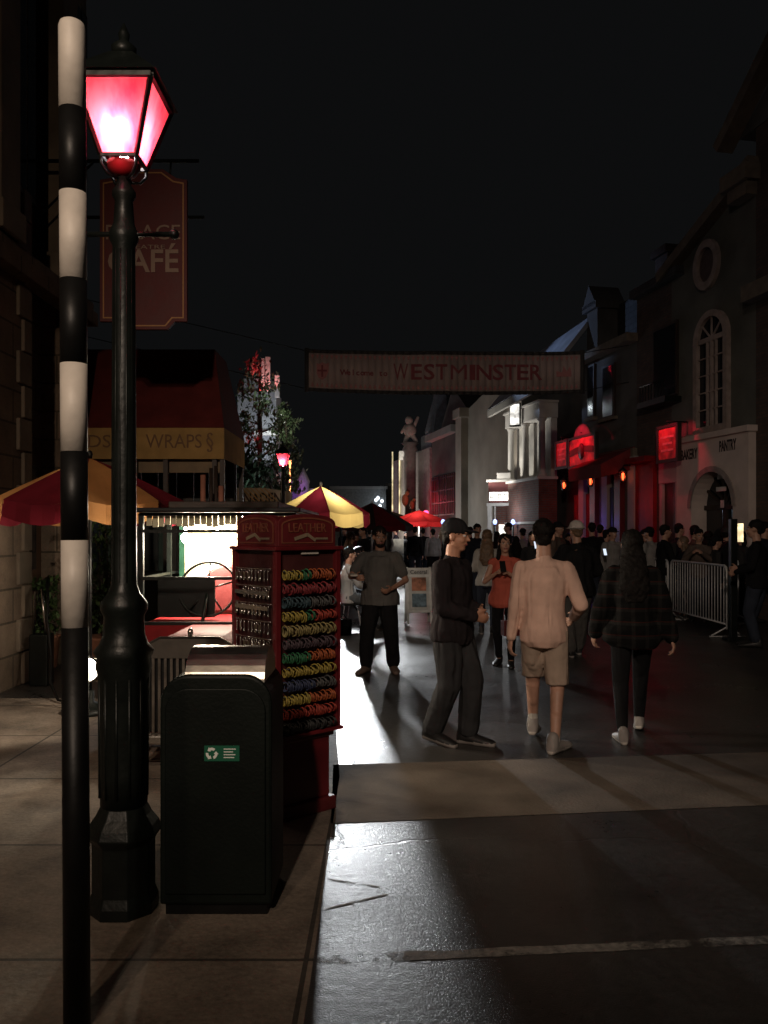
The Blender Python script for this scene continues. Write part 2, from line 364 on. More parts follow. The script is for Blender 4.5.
# ------------------------------------------------------------------ street lamps
pink = bpy.data.materials.new('red_frosted_glass'); pink.use_nodes = True
nt = pink.node_tree; N = nt.nodes; L = nt.links; N.remove(N['Principled BSDF'])
tr = N.new('ShaderNodeBsdfTranslucent'); tr.inputs[0].default_value = (1, .18, .26, 1)
tp = N.new('ShaderNodeBsdfTransparent'); tp.inputs[0].default_value = (.9, .08, .2, 1)
tcn = N.new('ShaderNodeTexCoord'); nn = N.new('ShaderNodeTexNoise'); nn.inputs['Scale'].default_value = 9; nn.inputs['Detail'].default_value = 5
mpp = N.new('ShaderNodeMapping'); mpp.inputs['Scale'].default_value = (2, 2, .6); L.new(tcn.outputs['Object'], mpp.inputs[0]); L.new(mpp.outputs[0], nn.inputs['Vector'])
crr = N.new('ShaderNodeValToRGB'); crr.color_ramp.elements[0].position = .3; crr.color_ramp.elements[1].position = .6
crr.color_ramp.elements[0].color = (.75, .025, .05, 1); crr.color_ramp.elements[1].color = (1, .07, .095, 1); L.new(nn.outputs['Fac'], crr.inputs['Fac']); L.new(crr.outputs['Color'], tr.inputs[0])
mx = N.new('ShaderNodeMixShader'); mx.inputs[0].default_value = .03
L.new(tr.outputs[0], mx.inputs[1]); L.new(tp.outputs[0], mx.inputs[2]); L.new(mx.outputs[0], N['Material Output'].inputs[0])
bulb = emis('lamp_bulb', (1, .85, .9), 60)
def street_lamp(loc, label, zb=3.27, zt=3.57, big=True):
    t = thing('street_lamp', label, 'street lamp', loc, 0, 'Victorian street lamps with red panes')
    g = MB()
    g.lathe([(.15, 0), (.15, .05), (.135, .09), (.135, .30), (.165, .34), (.15, .38), (.12, .42), (.10, .46)], n=8, smooth=False, rot0=pi/8)
    g.build('base', iron, t, .006)
    g = MB()
    g.lathe([(.10, .46), (.105, .6), (.105, 1.0), (.12, 1.06), (.115, 1.10), (.13, 1.13), (.105, 1.16), (.09, 1.2), (.085, 1.28), (.10, 1.31), (.10, 1.34), (.07, 1.38),
             (.055, 1.42), (.053, 1.8), (.050, 2.5), (.048, 2.9), (.062, 2.93), (.062, 2.96), (.045, 3.0), (.038, 3.1), (.05, 3.12), (.05, 3.14), (.03, 3.17), (.03, 3.2)], n=24)
    # flutes
    for k in range(12):
        a = 2*pi*k/12; g.tube([(.101*cos(a), .101*sin(a), .5), (.103*cos(a), .103*sin(a), 1.02)], .008, 5)
        g.tube([(.050*cos(a), .050*sin(a), 1.43), (.044*cos(a), .044*sin(a), 2.88)], .006, 5)
    g.build('column', iron, t)
    g = MB(); g.tube([(-.22, 0, 2.955), (.22, 0, 2.955)], .012, 8); g.ell((-.22, 0, 2.955), (.022, .022, .022)); g.ell((.22, 0, 2.955), (.022, .022, .022))
    g.build('ladder_bar', iron, t)
    wt, wb = .165, .077
    g = MB()
    cs = [(-1, -1), (1, -1), (1, 1), (-1, 1)]
    for i, (a, b) in enumerate(cs):
        g.bar((a*wb, b*wb, zb), (a*wt, b*wt, zt), .017)
        c, d = cs[(i+1) % 4]
        g.bar((a*wb, b*wb, zb), (c*wb, d*wb, zb), .014); g.bar((a*wt, b*wt, zt), (c*wt, d*wt, zt), .02, .024)
        g.tube([(a*.02, b*.02, 3.19), (a*.055, b*.055, 3.20), (a*.075, b*.075, 3.235), (a*wb, b*wb, zb)], .007, 6)
    g.build('lantern_frame', iron, t)
    g = MB(); q = wt+.025
    g.add([(-q, -q, zt+.012), (q, -q, zt+.012), (q, q, zt+.012), (-q, q, zt+.012), (-.05, -.05, zt+.16), (.05, -.05, zt+.16), (.05, .05, zt+.16), (-.05, .05, zt+.16)],
          [(0, 1, 2, 3), (4, 5, 6, 7), (0, 1, 5, 4), (1, 2, 6, 5), (2, 3, 7, 6), (3, 0, 4, 7)])
    g.lathe([(.05, zt+.16), (.055, zt+.2), (.02, zt+.23), (.025, zt+.26), (.003, zt+.31)], n=12)
    g.build('lantern_roof', iron, t)
    for i, (a, b) in enumerate(cs):
        c, d = cs[(i+1) % 4]; s_ = .97
        g = MB(); g.add([(a*wb*s_, b*wb*s_, zb+.003), (c*wb*s_, d*wb*s_, zb+.003), (c*wt*s_, d*wt*s_, zt-.003), (a*wt*s_, b*wt*s_, zt-.003)], [(0, 1, 2, 3)])
        g.build('lantern_pane', pink, t)
    g = MB(); g.lathe([(.005, 3.205), (.05, 3.215), (.07, 3.24), (.072, 3.262)], n=16); g.build('lantern_cup', redpaint, t)
    g = MB(); g.ell((0, -.01, zb+.13), (.045, .045, .055)); g.tube([(0, 0, zb-.02), (0, 0, zb+.08)], .02, 8); g.build('bulb', bulb, t)
    return t
t1 = street_lamp((-1.14, 3.63, 0), 'black cast iron street lamp with glowing red lantern beside the striped pole')
lamp('lantern_light', 'POINT', (-1.145, 3.565, 3.38), 8, (1, .9, .86), .04)
lamp('lantern_cup_light', 'POINT', (-1.14, 3.50, 3.235), .25, (1, .1, .2), .02)
t2 = copy_tree(t1); t2.location = (gx(283, 20.3), 20.3, 0); t2['label'] = 'distant street lamp with red lantern standing behind the rack and the yellow parasol'
lamp('lantern_light', 'POINT', (t2.location.x, 20.25, 3.38), 7, (1, .86, .9), .04)

# ------------------------------------------------------------------ recycling bin
t = thing('recycling_bin', 'dark green recycling bin with shiny metal lid beside the street lamp', 'bin', (-.722, 3.79, 0))
def rr(w_, h_, r, n=8, z=0):
    pts = [(-w_/2, z), (w_/2, z)]
    for k in range(n+1): a = pi/2*k/n; pts.append((w_/2-r+r*cos(a), h_-r+r*sin(a)))
    for k in range(n+1): a = pi/2+pi/2*k/n; pts.append((-w_/2+r+r*cos(a), h_-r+r*sin(a)))
    return pts
bingreen = mat('bin_green_paint', (.0035, .006, .0045), .55, 0, .4, 3, .15, 60, .2)
g = MB(); g.prism(rr(.48, 1.035, .12, 8, .05), .42, 'y', -.24); g.build('body', bingreen, t, .012)
g = MB(); g.prism(rr(.43, .98, .10, 8, .10), .012, 'y', -.252); g.build('front_panel', bingreen, t, .005)
g = MB(); g.box(-.22, .22, -.22, .16, 0, .052); g.build('plinth', blackpaint, t, .004)
g = MB(); n = 16
for k in range(n):
    a0, a1 = pi*k/n, pi*(k+1)/n
    y0, y1, z0_, z1_ = -.03-.185*cos(a0), -.03-.185*cos(a1), .985+.15*sin(a0), .985+.15*sin(a1)
    g.smooth = True
    g.add([(-.14, y0, z0_), (.205, y0, z0_), (.205, y1, z1_), (-.14, y1, z1_)], [(0, 1, 2, 3)])
for x in (-.14, .205):
    g.add([(x, -.03-.185*cos(pi*k/n), .985+.15*sin(pi*k/n)) for k in range(n+1)], [tuple(range(n+1))])
g.build('lid', mat('brushed_metal', (.5, .46, .40), .34, 1, .15, 12, .05, 60), t)
st = thing('x', '', '', (0, 0, 0)); bpy.data.objects.remove(st)
g = MB(); g.box(-.045, .105, -.257, -.2525, .672, .738); stk = g.build('sticker', mat('sticker_green', (.01, .10, .055), .4, 0, .1, 5, 0), t)
wsym = mat('sticker_white', (.72, .74, .70), .5, 0, .05, 5, 0)
g = MB()
for k in range(3):
    a = R(90+120*k)
    ca, sa = cos(a), sin(a)
    def P(r_, d): return (-.013+r_*cos(a+d), -.2585, .705+r_*sin(a+d))
    n = 6; arc_o = [P(.025, R(-38+62*i/n)) for i in range(n+1)]; arc_i = [P(.014, R(-38+62*i/n)) for i in range(n+1)]
    for i in range(n): g.add([arc_i[i], arc_o[i], arc_o[i+1], arc_i[i+1]], [(0, 1, 2, 3)])
    g.add([P(.030, R(24)), P(.009, R(24)), P(.021, R(58))], [(0, 1, 2)])
g.build('recycling_symbol', wsym, stk, solid=.001)
g = MB()
for k, l_ in enumerate((.052, .040, .050, .045)): g.box(.038, .038+l_, -.2585, -.2575, .722-k*.012, .726-k*.012)
g.build('printed_lines', wsym, stk)

# ------------------------------------------------------------------ leather bracelet rack
ANG = R(42); SD = .43
ka = thing('display_rack', 'tall dark red four sided rack headed LEATHER, hung with bracelets', 'rack', (-.603, 4.66, 0), ANG)
# local: right face along +x at y=0 (outward -y); left face along +y at x=0 (outward -x)
rackred = mat('rack_red_paint', (.11, .009, .012), .42, 0, .3, 5, .2, 30)
g = MB(); g.box(.03, SD-.03, .03, SD-.03, .08, .46); g.build('base', rackred, ka, .006)
g = MB(); g.box(.0, SD, .0, SD, 0, .08); g.build('base_moulding', darkred, ka, .008)
g = MB(); g.box(.01, SD-.01, .01, SD-.01, .44, .49); g.build('base_cap', darkred, ka, .008)
g = MB(); g.box(.012, SD-.012, .012, SD-.012, .49, 1.55); g.build('back_board', mat('rack_board', (.045, .008, .008), .6), ka)
g = MB()
for (x, y) in ((0, 0), (SD, 0), (0, SD), (SD, SD)): g.box(x-.018, x+.018, y-.018, y+.018, .49, 1.55)
for z in (.475, 1.545): g.box(-.03, SD+.03, -.03, SD+.03, z, z+.022)
g.build('corner_posts', rackred, ka, .004)
for k in range(4):
    h = bpy.data.objects.new('header', None)
    pts = [(.01, 1.567), (SD-.01, 1.567), (SD-.01, 1.70)]+[(SD/2+(SD/2-.01)*cos(a), 1.70+.055*sin(a)) for a in [pi*i/14 for i in range(1, 14)]]+[(.01, 1.70)]
    g = MB(); g.prism(pts, .02, 'y', 0)
    ang = {0: 0, 1: -pi/2, 2: pi, 3: pi/2}[k]
    o = g.build('header_board', darkred, ka, .003)
    loc = {0: (0, .0, 0), 1: (0, SD, 0), 2: (SD, SD, 0), 3: (SD, 0, 0)}[k]
    o.location = loc; o.rotation_euler = (0, 0, ang)
    if k < 2:
        pf = []; pin = []
        q0 = [(.03, 1.585), (SD-.03, 1.585), (SD-.03, 1.69)]+[(SD/2+(SD/2-.03)*cos(a), 1.69+.045*sin(a)) for a in [pi*i/14 for i in range(1, 14)]]+[(.03, 1.69)]
        cx, cz = SD/2, 1.64
        q1 = [(cx+(x-cx)*.96, cz+(z-cz)*.90) for x, z in q0]
        g = MB(); n = len(q0)
        for i in range(n):
            j = (i+1) % n; g.add([(q0[i][0], -.003, q0[i][1]), (q0[j][0], -.003, q0[j][1]), (q1[j][0], -.003, q1[j][1]), (q1[i][0], -.003, q1[i][1])], [(0, 1, 2, 3)])
        goldl = mat('dull_gold_line', (.17, .055, .03), .5, 0, .2, 20, 0)
        g.build('border', goldl, o, solid=.002)
        text('lettering', 'LEATHER', goldl, o, (SD/2, -.002, 1.672), .075, width=.27)
        g = MB(); g.bar((.12, -.004, 1.61), (.21, -.004, 1.635), .004, .02); g.bar((.21, -.004, 1.637), (.27, -.004, 1.60), .004, .018); g.bar((.27, -.004, 1.612), (.36, -.004, 1.612), .003, .012)
        g.build('strap_emblem', mat('pale_leather', (.2, .15, .10), .6), o)
g = MB(); g.box(.17, .29, -.006, .03, 1.522, 1.538); g.build('price_strip', whitepaint, ka)
rows = [
 (['yellow']*4+['green']*2+['orange']*6, 'yellow, green and orange'), (['crimson']*12, 'crimson'), (['teal']*6+['grey']*6, 'teal and grey'),
 (['yellow']*5+['green']*2+['red']*5, 'yellow, green and red'), (['khaki']*12, 'khaki'), (['mauve']*12, 'mauve'),
 (['green']*6+['orange']*6, 'green and orange'), (['yellow']*12, 'yellow'), (['blue']*7+['grey']*5, 'blue and grey'),
 (['yellow']*6+['orange']*6, 'yellow and orange'), (['red']*12, 'red'), (['black']*12, 'black')]
bc = dict(yellow=(.55, .42, .06), green=(.02, .22, .08), orange=(.62, .13, .02), crimson=(.35, .02, .03), teal=(.03, .09, .12), grey=(.12, .12, .12), red=(.55, .05, .02),
          khaki=(.42, .34, .12), mauve=(.10, .06, .08), blue=(.03, .05, .14), black=(.02, .02, .02))
ordn = ['top', 'second', 'third', 'fourth', 'fifth', 'sixth', 'seventh', 'eighth', 'ninth', 'tenth', 'eleventh', 'bottom']
tor = {}
Mrack = M4.Translation((-.603, 4.66, 0)) @ M4.Rotation(ANG, 4, 'Z')
g = MB()
for i in range(12): g.tube([(.03, -.018, 1.425-i*.079), (SD-.03, -.018, 1.425-i*.079)], .005, 6)
g.build('rail', iron, ka)
for i, (cols, lab) in enumerate(rows):
    z = 1.405-i*.079
    for k, c in enumerate(cols):
        if c not in tor:
            q = MB(); [q.torus((-.010+j*.0095, .003*(j%2), -.003*(j%3)), .0275-.003*((j*7)%3), .0036, 'x', 18, 5) for j in range(3)]
            tor[c] = q.build('bracelet', mat('leather_'+c, tuple(v*.52+.012 for v in bc[c]), .6, 0, .5, 60), None); o = tor[c]
        else:
            o = tor[c].copy(); COL.objects.link(o)
        p = Mrack @ V((.048+k*.0303+random.uniform(-.003, .003), -.020+random.uniform(-.006, .004), z+random.uniform(-.004, .004)))
        o.location = p; o.rotation_euler = (random.uniform(-.3, .3), random.uniform(-.15, .15), ANG+random.uniform(-.3, .3)); o.scale = (1, random.uniform(.85, 1.12), random.uniform(.85, 1.15))
        tag(o, f'{c} leather bracelet hanging in the {ordn[i]} row of the LEATHER rack', 'bracelet', f'{c} bracelets in the {ordn[i]} row')
# left face: rails hung with small metal charms
g = MB()
for i in range(9): g.tube([(-.018, .03, 1.44-i*.1), (-.018, SD-.03, 1.44-i*.1)], .005, 6)
g.build('charm_rail', chrome, ka)
ch = None
for i in range(9):
    for k in range(9):
        if i in (1,) and k > 6: continue
        if ch is None:
            q = MB(); q.torus((0, 0, -.012), .010, .0025, 'x', 10, 5); q.box(-.002, .002, -.009, .009, -.05, -.022); q.ell((0, 0, -.055), (.004, .010, .012)); ch = q.build('key_charm', chrome, None); o = ch
            charmm = [chrome, mat('brass', (.5, .32, .12), .3, 1), mat('dark_leather_tag', (.05, .025, .015), .5)]
        else:
            o = ch.copy(); COL.objects.link(o)
        o.location = Mrack @ V((-.026, .05+k*.041+random.uniform(-.005, .005), 1.435-i*.1)); o.rotation_euler = (0, 0, ANG+random.uniform(-.6, .6))
        tag(o, f'small metal charm hanging in the {ordn[i]} row on the left face of the rack', 'charm', f'metal charms in the {ordn[i]} row')
g = MB()
for z in (1.30, 1.215): g.box(-.032, -.024, .05, SD-.04, z-.012, z+.012)
g.build('bright_gap_strip', chrome, ka)  # added chrome strips, imitating light that shows through gaps in the rack

# ------------------------------------------------------------------ umbrellas
def umbrella(name, label, cat, loc, rad_, ze, za, cols, skirt=.2, n=8, rot=0, pole=True, group=None, sag=.04, polem=None):
    t = thing(name, label, cat, loc, rot, group)
    g = MB(); K = 6; J = 5; ml = cols
    for i in range(n):
        g.m = i % len(cols)
        a0, a1 = 2*pi*i/n, 2*pi*(i+1)/n
        grid = []
        for j in range(J+1):
            f = j/J
            row = []
            for k in range(K+1):
                u = k/K
                p0 = V((cos(a0), sin(a0), 0)); p1 = V((cos(a1), sin(a1), 0)); d = p0.lerp(p1, u)
                r_ = rad_*f*(1-.04*sin(pi*u)); z = za+(ze-za)*(f**1.12)-sag*sin(pi*u)*f*f-.0
                row.append((d.x*r_, d.y*r_, z))
            grid.append(row)
        for j in range(J):
            for k in range(K):
                g.smooth = True
                g.add([grid[j][k], grid[j+1][k], grid[j+1][k+1], grid[j][k+1]], [(0, 1, 2, 3)])
    can = g.build('canopy', cols, t)
    if skirt:
        g = MB()
        for i in range(n):
            g.m = (i) % len(cols); a0, a1 = 2*pi*i/n, 2*pi*(i+1)/n
            for k in range(K):
                q = []
                for kk, zz in ((k, 0), (k+1, 0), (k+1, 1), (k, 1)):
                    u = kk/K; d = V((cos(a0), sin(a0), 0)).lerp(V((cos(a1), sin(a1), 0)), u); r_ = rad_*(1-.04*sin(pi*u))*(1+.015*zz+.01*sin(u*18+i))
                    q.append((d.x*r_, d.y*r_, ze-sag*sin(pi*u)-zz*skirt*(.82+.18*sin(pi*u))))
                g.add(q, [(0, 1, 2, 3)])
        g.build('valance', cols, t)
    g = MB()
    for i in range(n):
        a = 2*pi*i/n; g.tube([(0.02*cos(a), .02*sin(a), za-.03), (rad_*.97*cos(a), rad_*.97*sin(a), ze-.012)], .006, 5)
        g.tube([(.02*cos(a), .02*sin(a), ze-.08), (rad_*.5*cos(a), rad_*.5*sin(a), ze+(za-ze)*.5-.02)], .005, 5)
    g.build('ribs', iron, t)
    if pole:
        g = MB(); g.tube([(0, 0, .03), (0, 0, za)], .019, 12); g.ell((0, 0, za+.03), (.025, .025, .04)); g.build('pole', polem or steel, t)
        g = MB(); g.lathe([(.25, 0), (.25, .03), (.2, .06), (.04, .09), (.035, .2)], n=20); g.build('base', iron, t)
    return t
c_yel = cloth('yellow_canvas', (.62, .46, .16), .6); c_mag = cloth('dark_red_canvas', (.15, .012, .022), .25)
c_org = cloth('orange_canvas', (.42, .20, .07), .45); c_red = cloth('red_canvas', (.42, .02, .02), .35); c_grn = cloth('green_canvas', (.03, .12, .05), .3)
umbrella('parasol', 'yellow and crimson parasol with lit valance behind the LEATHER rack', 'parasol', (gx(321, 13), 13, 0), .78, 1.95, 2.37, [c_yel, c_mag], .2, 8, R(14))
umbrella('parasol', 'orange and dark red parasol at far left under the WRAPS awning', 'parasol', (gx(82, 7.4), 7.6, 0), .88, 1.92, 2.33, [c_org, c_mag], .17, 8, R(14), sag=.05, polem=blackpaint)
lamp('parasol_light', 'POINT', (gx(329, 13), 12.95, 1.98), 26, (1, .93, .8), .06)
lamp('parasol_light', 'POINT', (gx(82, 7.4)+.1, 7.6, 1.85), .9, (1, .8, .5), .06)
umbrella('parasol', 'bright red lit parasol far up the street', 'parasol', (gx(419, 36), 36, 0), 1.35, 2.1, 2.6, [c_red], .2, 8, .2)
umbrella('parasol', 'dull green parasol left of the far red one', 'parasol', (gx(393, 38), 39, 0), 1.3, 2.15, 2.6, [c_grn], .15, 8, .1)
umbrella('parasol', 'dark parasol in the shade right of the yellow and crimson one', 'parasol', (gx(372, 24), 24, 0), 1.2, 1.85, 2.5, [c_mag, cloth('dark_canvas', (.03, .02, .02), .2)], .15, 8, .1)

# ------------------------------------------------------------------ vintage vending van
vx = -1.31
v = thing('vending_van', 'vintage style vending van with red bonnet and brightly lit glass cab', 'van', (vx, 6.5, 0))
# local origin: windscreen plane y=0, front toward -y
g = MB(); sec = [(-.37, .28), (.37, .28), (.37, .83), (.19, .925), (-.19, .925), (-.37, .83)]
g.prism(sec, .88, 'y', -.88); g.build('bonnet', redpaint, v, .012)
g = MB(); sec2 = [(-.385, .27), (.385, .27), (.385, .835), (.198, .938), (-.198, .938), (-.385, .835)]
sec3 = [(-.30, .30), (.30, .30), (.30, .80), (.30, .80), (-.30, .80), (-.30, .80)]
for i in range(6):
    j = (i+1) % 6
    for y0, y1 in ((-.93, -.93),):
        g.add([(sec2[i][0], -.93, sec2[i][1]), (sec2[j][0], -.93, sec2[j][1]), (sec3[j][0], -.93, sec3[j][1]), (sec3[i][0], -.93, sec3[i][1])], [(0, 1, 2, 3)])
    g.add([(sec2[i][0], -.93, sec2[i][1]), (sec2[j][0], -.93, sec2[j][1]), (sec2[j][0], -.882, sec2[j][1]), (sec2[i][0], -.882, sec2[i][1])], [(0, 1, 2, 3)])
g.build('radiator_shell', mat('grey_shell', (.12, .105, .09), .4, .5, .2, 6, .1, 20), v)
g = MB(); g.bar((-.198, -.932, .941), (.198, -.932, .941), .012); g.bar((-.2, -.932, .941), (-.388, -.932, .838), .012); g.bar((.2, -.932, .941), (.388, -.932, .838), .012); g.build('chrome_trim', chrome, v)
g = MB(); g.box(-.30, .30, -.90, -.893, .30, .80); g.build('radiator_core', blackpaint, v)
g = MB()
for k in range(15): x = -.285+k*.0407; g.box(x-.009, x+.009, -.925, -.903, .30, .80)
g.build('grille_bars', mat('dull_nickel', (.35, .31, .27), .35, .9), v)
g = MB(); g.box(-.55, .55, -1.02, -.98, .24, .30); g.box(-.3, -.26, -.99, -.88, .25, .29); g.box(.26, .3, -.99, -.88, .25, .29); g.build('bumper', chrome, v, .01)
hl = emis('headlamp_lens', (1, .88, .70), 14)
for sx in (-1, 1):
    g = MB(); m3 = rx(R(90)); pts = []
    prof = [(.03, .14), (.07, .11), (.088, .05), (.092, 0)]
    n = 20; g.smooth = True
    rings = [(V((sx*.765, -.72+d, .69)), V((r_, 0, 0)), V((0, 0, r_))) for (r_, d) in prof]; g.loft(rings, n)
    g.tube([(sx*.40, -.65, .45), (sx*.765, -.62, .62)], .014, 8)
    h = g.build('headlamp', chrome, v)
    g = MB(); g.loft([(V((sx*.765, -.723, .69)), V((.082, 0, 0)), V((0, 0, .082))), (V((sx*.765, -.738, .69)), V((.06, 0, 0)), V((0, 0, .06)))], n)
    g.build('lens', hl if sx < 0 else chrome, h)
    # mudguard and wheel
    g = MB(); n = 14
    for k in range(n):
        a0, a1 = R(10+150*k/n), R(10+150*(k+1)/n)
        y0, z0_ = -.55-.34*cos(a0), .32+.34*sin(a0); y1, z1_ = -.55-.34*cos(a1), .32+.34*sin(a1)
        g.smooth = True; g.add([(sx*.39, y0, z0_), (sx*.60, y0, z0_), (sx*.60, y1, z1_), (sx*.39, y1, z1_)], [(0, 1, 2, 3)])
    g.build('mudguard', redpaint, v, solid=.012)
    wheel = MB(); wheel.torus((sx*.50, -.55, .29), .235, .052, 'x', 28, 10); wo = wheel.build('wheel', mat('tyre_rubber', (.015, .015, .015), .8), v)
    q = MB(); q.torus((sx*.50, -.55, .29), .175, .015, 'x', 28, 6)
    for k in range(10): a = 2*pi*k/10; q.tube([(sx*.50, -.55, .29), (sx*.50, -.55+.17*cos(a), .29+.17*sin(a))], .008, 5)
    q.ell((sx*.50, -.55, .29), (.05, .035, .035)); q.build('rim', mat('cream_enamel', (.5, .42, .3), .4), wo)
    g = MB(); g.torus((sx*.52, 1.25, .29), .235, .052, 'x', 28, 10); wo = g.build('wheel', MATS['tyre_rubber'], v)
    q = MB(); q.torus((sx*.52, 1.25, .29), .175, .015, 'x', 28, 6)
    for k in range(10): a = 2*pi*k/10; q.tube([(sx*.52, 1.25, .29), (sx*.52, 1.25+.17*cos(a), .29+.17*sin(a))], .008, 5)
    q.build('rim', MATS['cream_enamel'], wo)
# cab body
g = MB(); g.box(-.60, .60, 0, 1.75, .34, .93); g.build('body', redpaint, v, .015)
g = MB()
for x in (-.60, .60):
    for y in (.0, .85, 1.72): g.box(x-.018, x+.018, y, y+.036, .93, 1.80)
for z in (.93, 1.285, 1.655, 1.79):
    g.box(-.60, .60, -.002, .03, z-.012, z+.013)
for z in (1.285, 1.655, 1.79):
    for x in (-.60, .60): g.box(x-.014, x+.014, 0, 1.72, z-.01, z+.011)
g.build('cab_frame', iron, v)
g = MB(); g.box(-.66, .66, -.08, 1.80, 1.805, 1.84); g.build('roof', blackpaint, v, .01)
g = MB(); g.box(-.45, .45, .25, 1.6, 1.84, 1.90); g.build('roof_rack', darkwood, v, .01)
ventcream = mat('cab_cream_enamel', (.62, .55, .38), .45, 0, .1, 5, .1, 20)
g = MB()
for k in range(24):
    x0 = -.57+k*.0475; g.box(x0+.002, x0+.0455, .045+.008*(k % 2), .052+.008*(k % 2), 1.70-.012*sin(k*1.3), 1.80)
g.build('fringe', ventcream, v)
g = MB(); g.box(-.50, .585, 1.02, 1.05, .93, 1.80); g.build('back_wall', ventcream, v)
g = MB(); g.box(-.545, -.505, 1.0, 1.04, .93, 1.80); g.build('green_post', mat('green_enamel', (.008, .045, .025), .4), v)
g = MB(); g.box(-.55, -.08, .30, .33, .95, 1.27); g.ell((-.32, .29, 1.03), (.012, .012, .012)); g.build('dash_panel', blackpaint, v, .004)
g = MB(); wc = V((-.145, .34, 1.18))
rr_ = rx(R(-22)); g.smooth = True
Rm = .235
for i in range(36):
    a0, a1 = 2*pi*i/36, 2*pi*(i+1)/36
pts = [wc+rr_ @ V((Rm*cos(2*pi*i/36), 0, Rm*sin(2*pi*i/36))) for i in range(37)]
g.tube(pts, .011, 8, False)
for k in range(5):
    a = 2*pi*k/5+.3; g.tube([wc, wc+rr_ @ V((Rm*cos(a), 0, Rm*sin(a)))], .008, 6)
g.ell(wc, (.03, .03, .03)); g.tube([wc, wc+V((0, -.2, -.25))], .014, 8)
g.build('steering_wheel', iron, v)
g = MB(); g.prism([(-.28, .95)]+[(-.05+.23*cos(a), 1.15+.22*sin(a)) for a in [pi-pi*i/12 for i in range(13)]]+[(.18, .95)], .12, 'y', .72); g.build('seat_back', mat('red_leatherette', (.16, .02, .02), .6), v, .02)
g = MB(); g.box(.24, .50, .65, .95, .95, 1.32); g.box(.26, .48, .67, .93, 1.32, 1.50); g.build('popcorn_machine', mat('machine_white', (.75, .70, .6), .4), v, .012)
g = MB(); g.box(-.585, .585, .012, .016, .95, 1.78); g.build('windscreen', glass('windscreen_glass', (.97, .98, .97), .05), v)
vb = emis('van_bulb', (1, .86, .66), 90)
for (x, y, z) in ((-.37, .5, 1.60), (-.10, .5, 1.56), (.10, .55, 1.60), (.35, .5, 1.58)):
    g = MB(); g.ell((x, y, z), (.035, .035, .045)); g.tube([(x, y, z+.03), (x, y, 1.80)], .012, 8); g.build('cab_bulb', vb, v)
lamp('cab_light', 'POINT', (vx-.19, 7.0, 1.52), 90, (1, .86, .68), .05)
lamp('cab_light', 'POINT', (vx+.10, 7.2, 1.58), 80, (1, .86, .68), .05)
lamp('headlamp_light', 'SPOT', (vx-.765, 5.70, .69), 9, (1, .85, .65), .04, (vx-1.1, 3.2, 0), 120)
# horn lamp, brass: small parts on bonnet
g = MB(); g.ell((0, -.90, .97), (.02, .02, .03)); g.build('bonnet_ornament', chrome, v)

# ------------------------------------------------------------------ left building
wx = -3.92
b = thing('cafe_building', 'tall brown stone building with pilasters at the left edge', 'building', (wx, 0, 0))
g = MB(); g.box(-6, 0, 1, 9.15, 0, 9.5); g.box(-6, -.35, 9.15, 10.3, 0, 9.5); g.box(-6, 0, 10.3, 10.9, 0, 9.5); g.build('wall', brownstone, b)
q = 0
for k in range(26):
    z = k*.36; d = .32 if k % 2 else .20
    for ya, yb in ((9.15-d, 9.15), (10.3, 10.3+d)):
        g = MB(); g.box(-.02, .035, ya, yb, z+.008, z+.35); g.build('quoin', mat('pale_stone', (.17, .135, .10), .85, 0, .25, 3, .4, 25), b, .01)
g = MB(); g.box(-.05, .16, 1, 10.9, 4.35, 4.52); g.box(-.05, .10, 1, 10.9, 4.52, 4.66); g.box(-.05, .22, 1, 10.9, 9.2, 9.5); g.build('cornice', brownstone, b, .01)
for i, y in enumerate((3.6, 5.2, 6.8, 8.4, 10.0)):
    g = MB(); g.box(-.05, .14, y-.22, y+.22, 4.66, 9.2); g.box(-.05, .18, y-.27, y+.27, 4.66, 4.95); g.build('pilaster', MATS['pale_stone'], b, .012)
    g = MB(); g.box(-.03, .03, y+.36, y+.86, 5.3, 8.4); wd = g.build('window', darkwood, b, .005)
    g = MB(); g.box(.031, .04, y+.40, y+.59, 5.36, 8.34); g.box(.031, .04, y+.63, y+.82, 5.36, 8.34); g.build('pane', darkglass, wd)
g = MB(); g.box(-.40, -.30, 9.2, 10.2, 0, 2.6); dr = g.build('door', mat('brown_door', (.06, .03, .018), .5), b, .006)
g = MB(); g.box(-.302, -.28, 9.1, 9.5, 1.2, 2.45); g.box(-.302, -.28, 9.6, 10.0, 1.2, 2.45); g.build('pane', darkglass, dr)
g = MB(); g.box(-.02, .05, 5.0, 7.9, 1.0, 3.3); wd = g.build('window', darkwood, b, .01)
g = MB()
for k in range(3): g.box(.051, .058, 5.1+k*.95, 5.95+k*.95, 1.1, 3.2)
g.build('pane', darkglass, wd)
# hanging cable
pts = [V((-3.62, 8.9, 1.12)), V((-3.55, 8.75, 1.0)), V((-3.5, 8.6, .75)), V((-3.42, 8.5, .4)), V((-3.35, 8.3, .15)), V((-3.15, 8.0, .03)), V((-2.8, 7.7, .02)), V((-2.2, 7.6, .02))]
g = MB(); g.tube(pts, .014, 8); tag(g.build('power_cable', blackpaint), 'black cable trailing from the stone wall down to the pavement', 'cable')
t = thing('utility_box', 'small dark utility box with a bent handle beside the stone corner', 'utility box', (-3.66, 8.95, 0))
g = MB(); g.box(-.14, .06, -.1, .1, 0, .55); g.build('body', iron, t, .015)
g = MB(); g.tube([(-.1, -.05, .55), (-.08, -.08, 1.0), (.0, -.1, 1.04), (.03, -.06, .55)], .014, 8); g.build('handle', chrome, t)
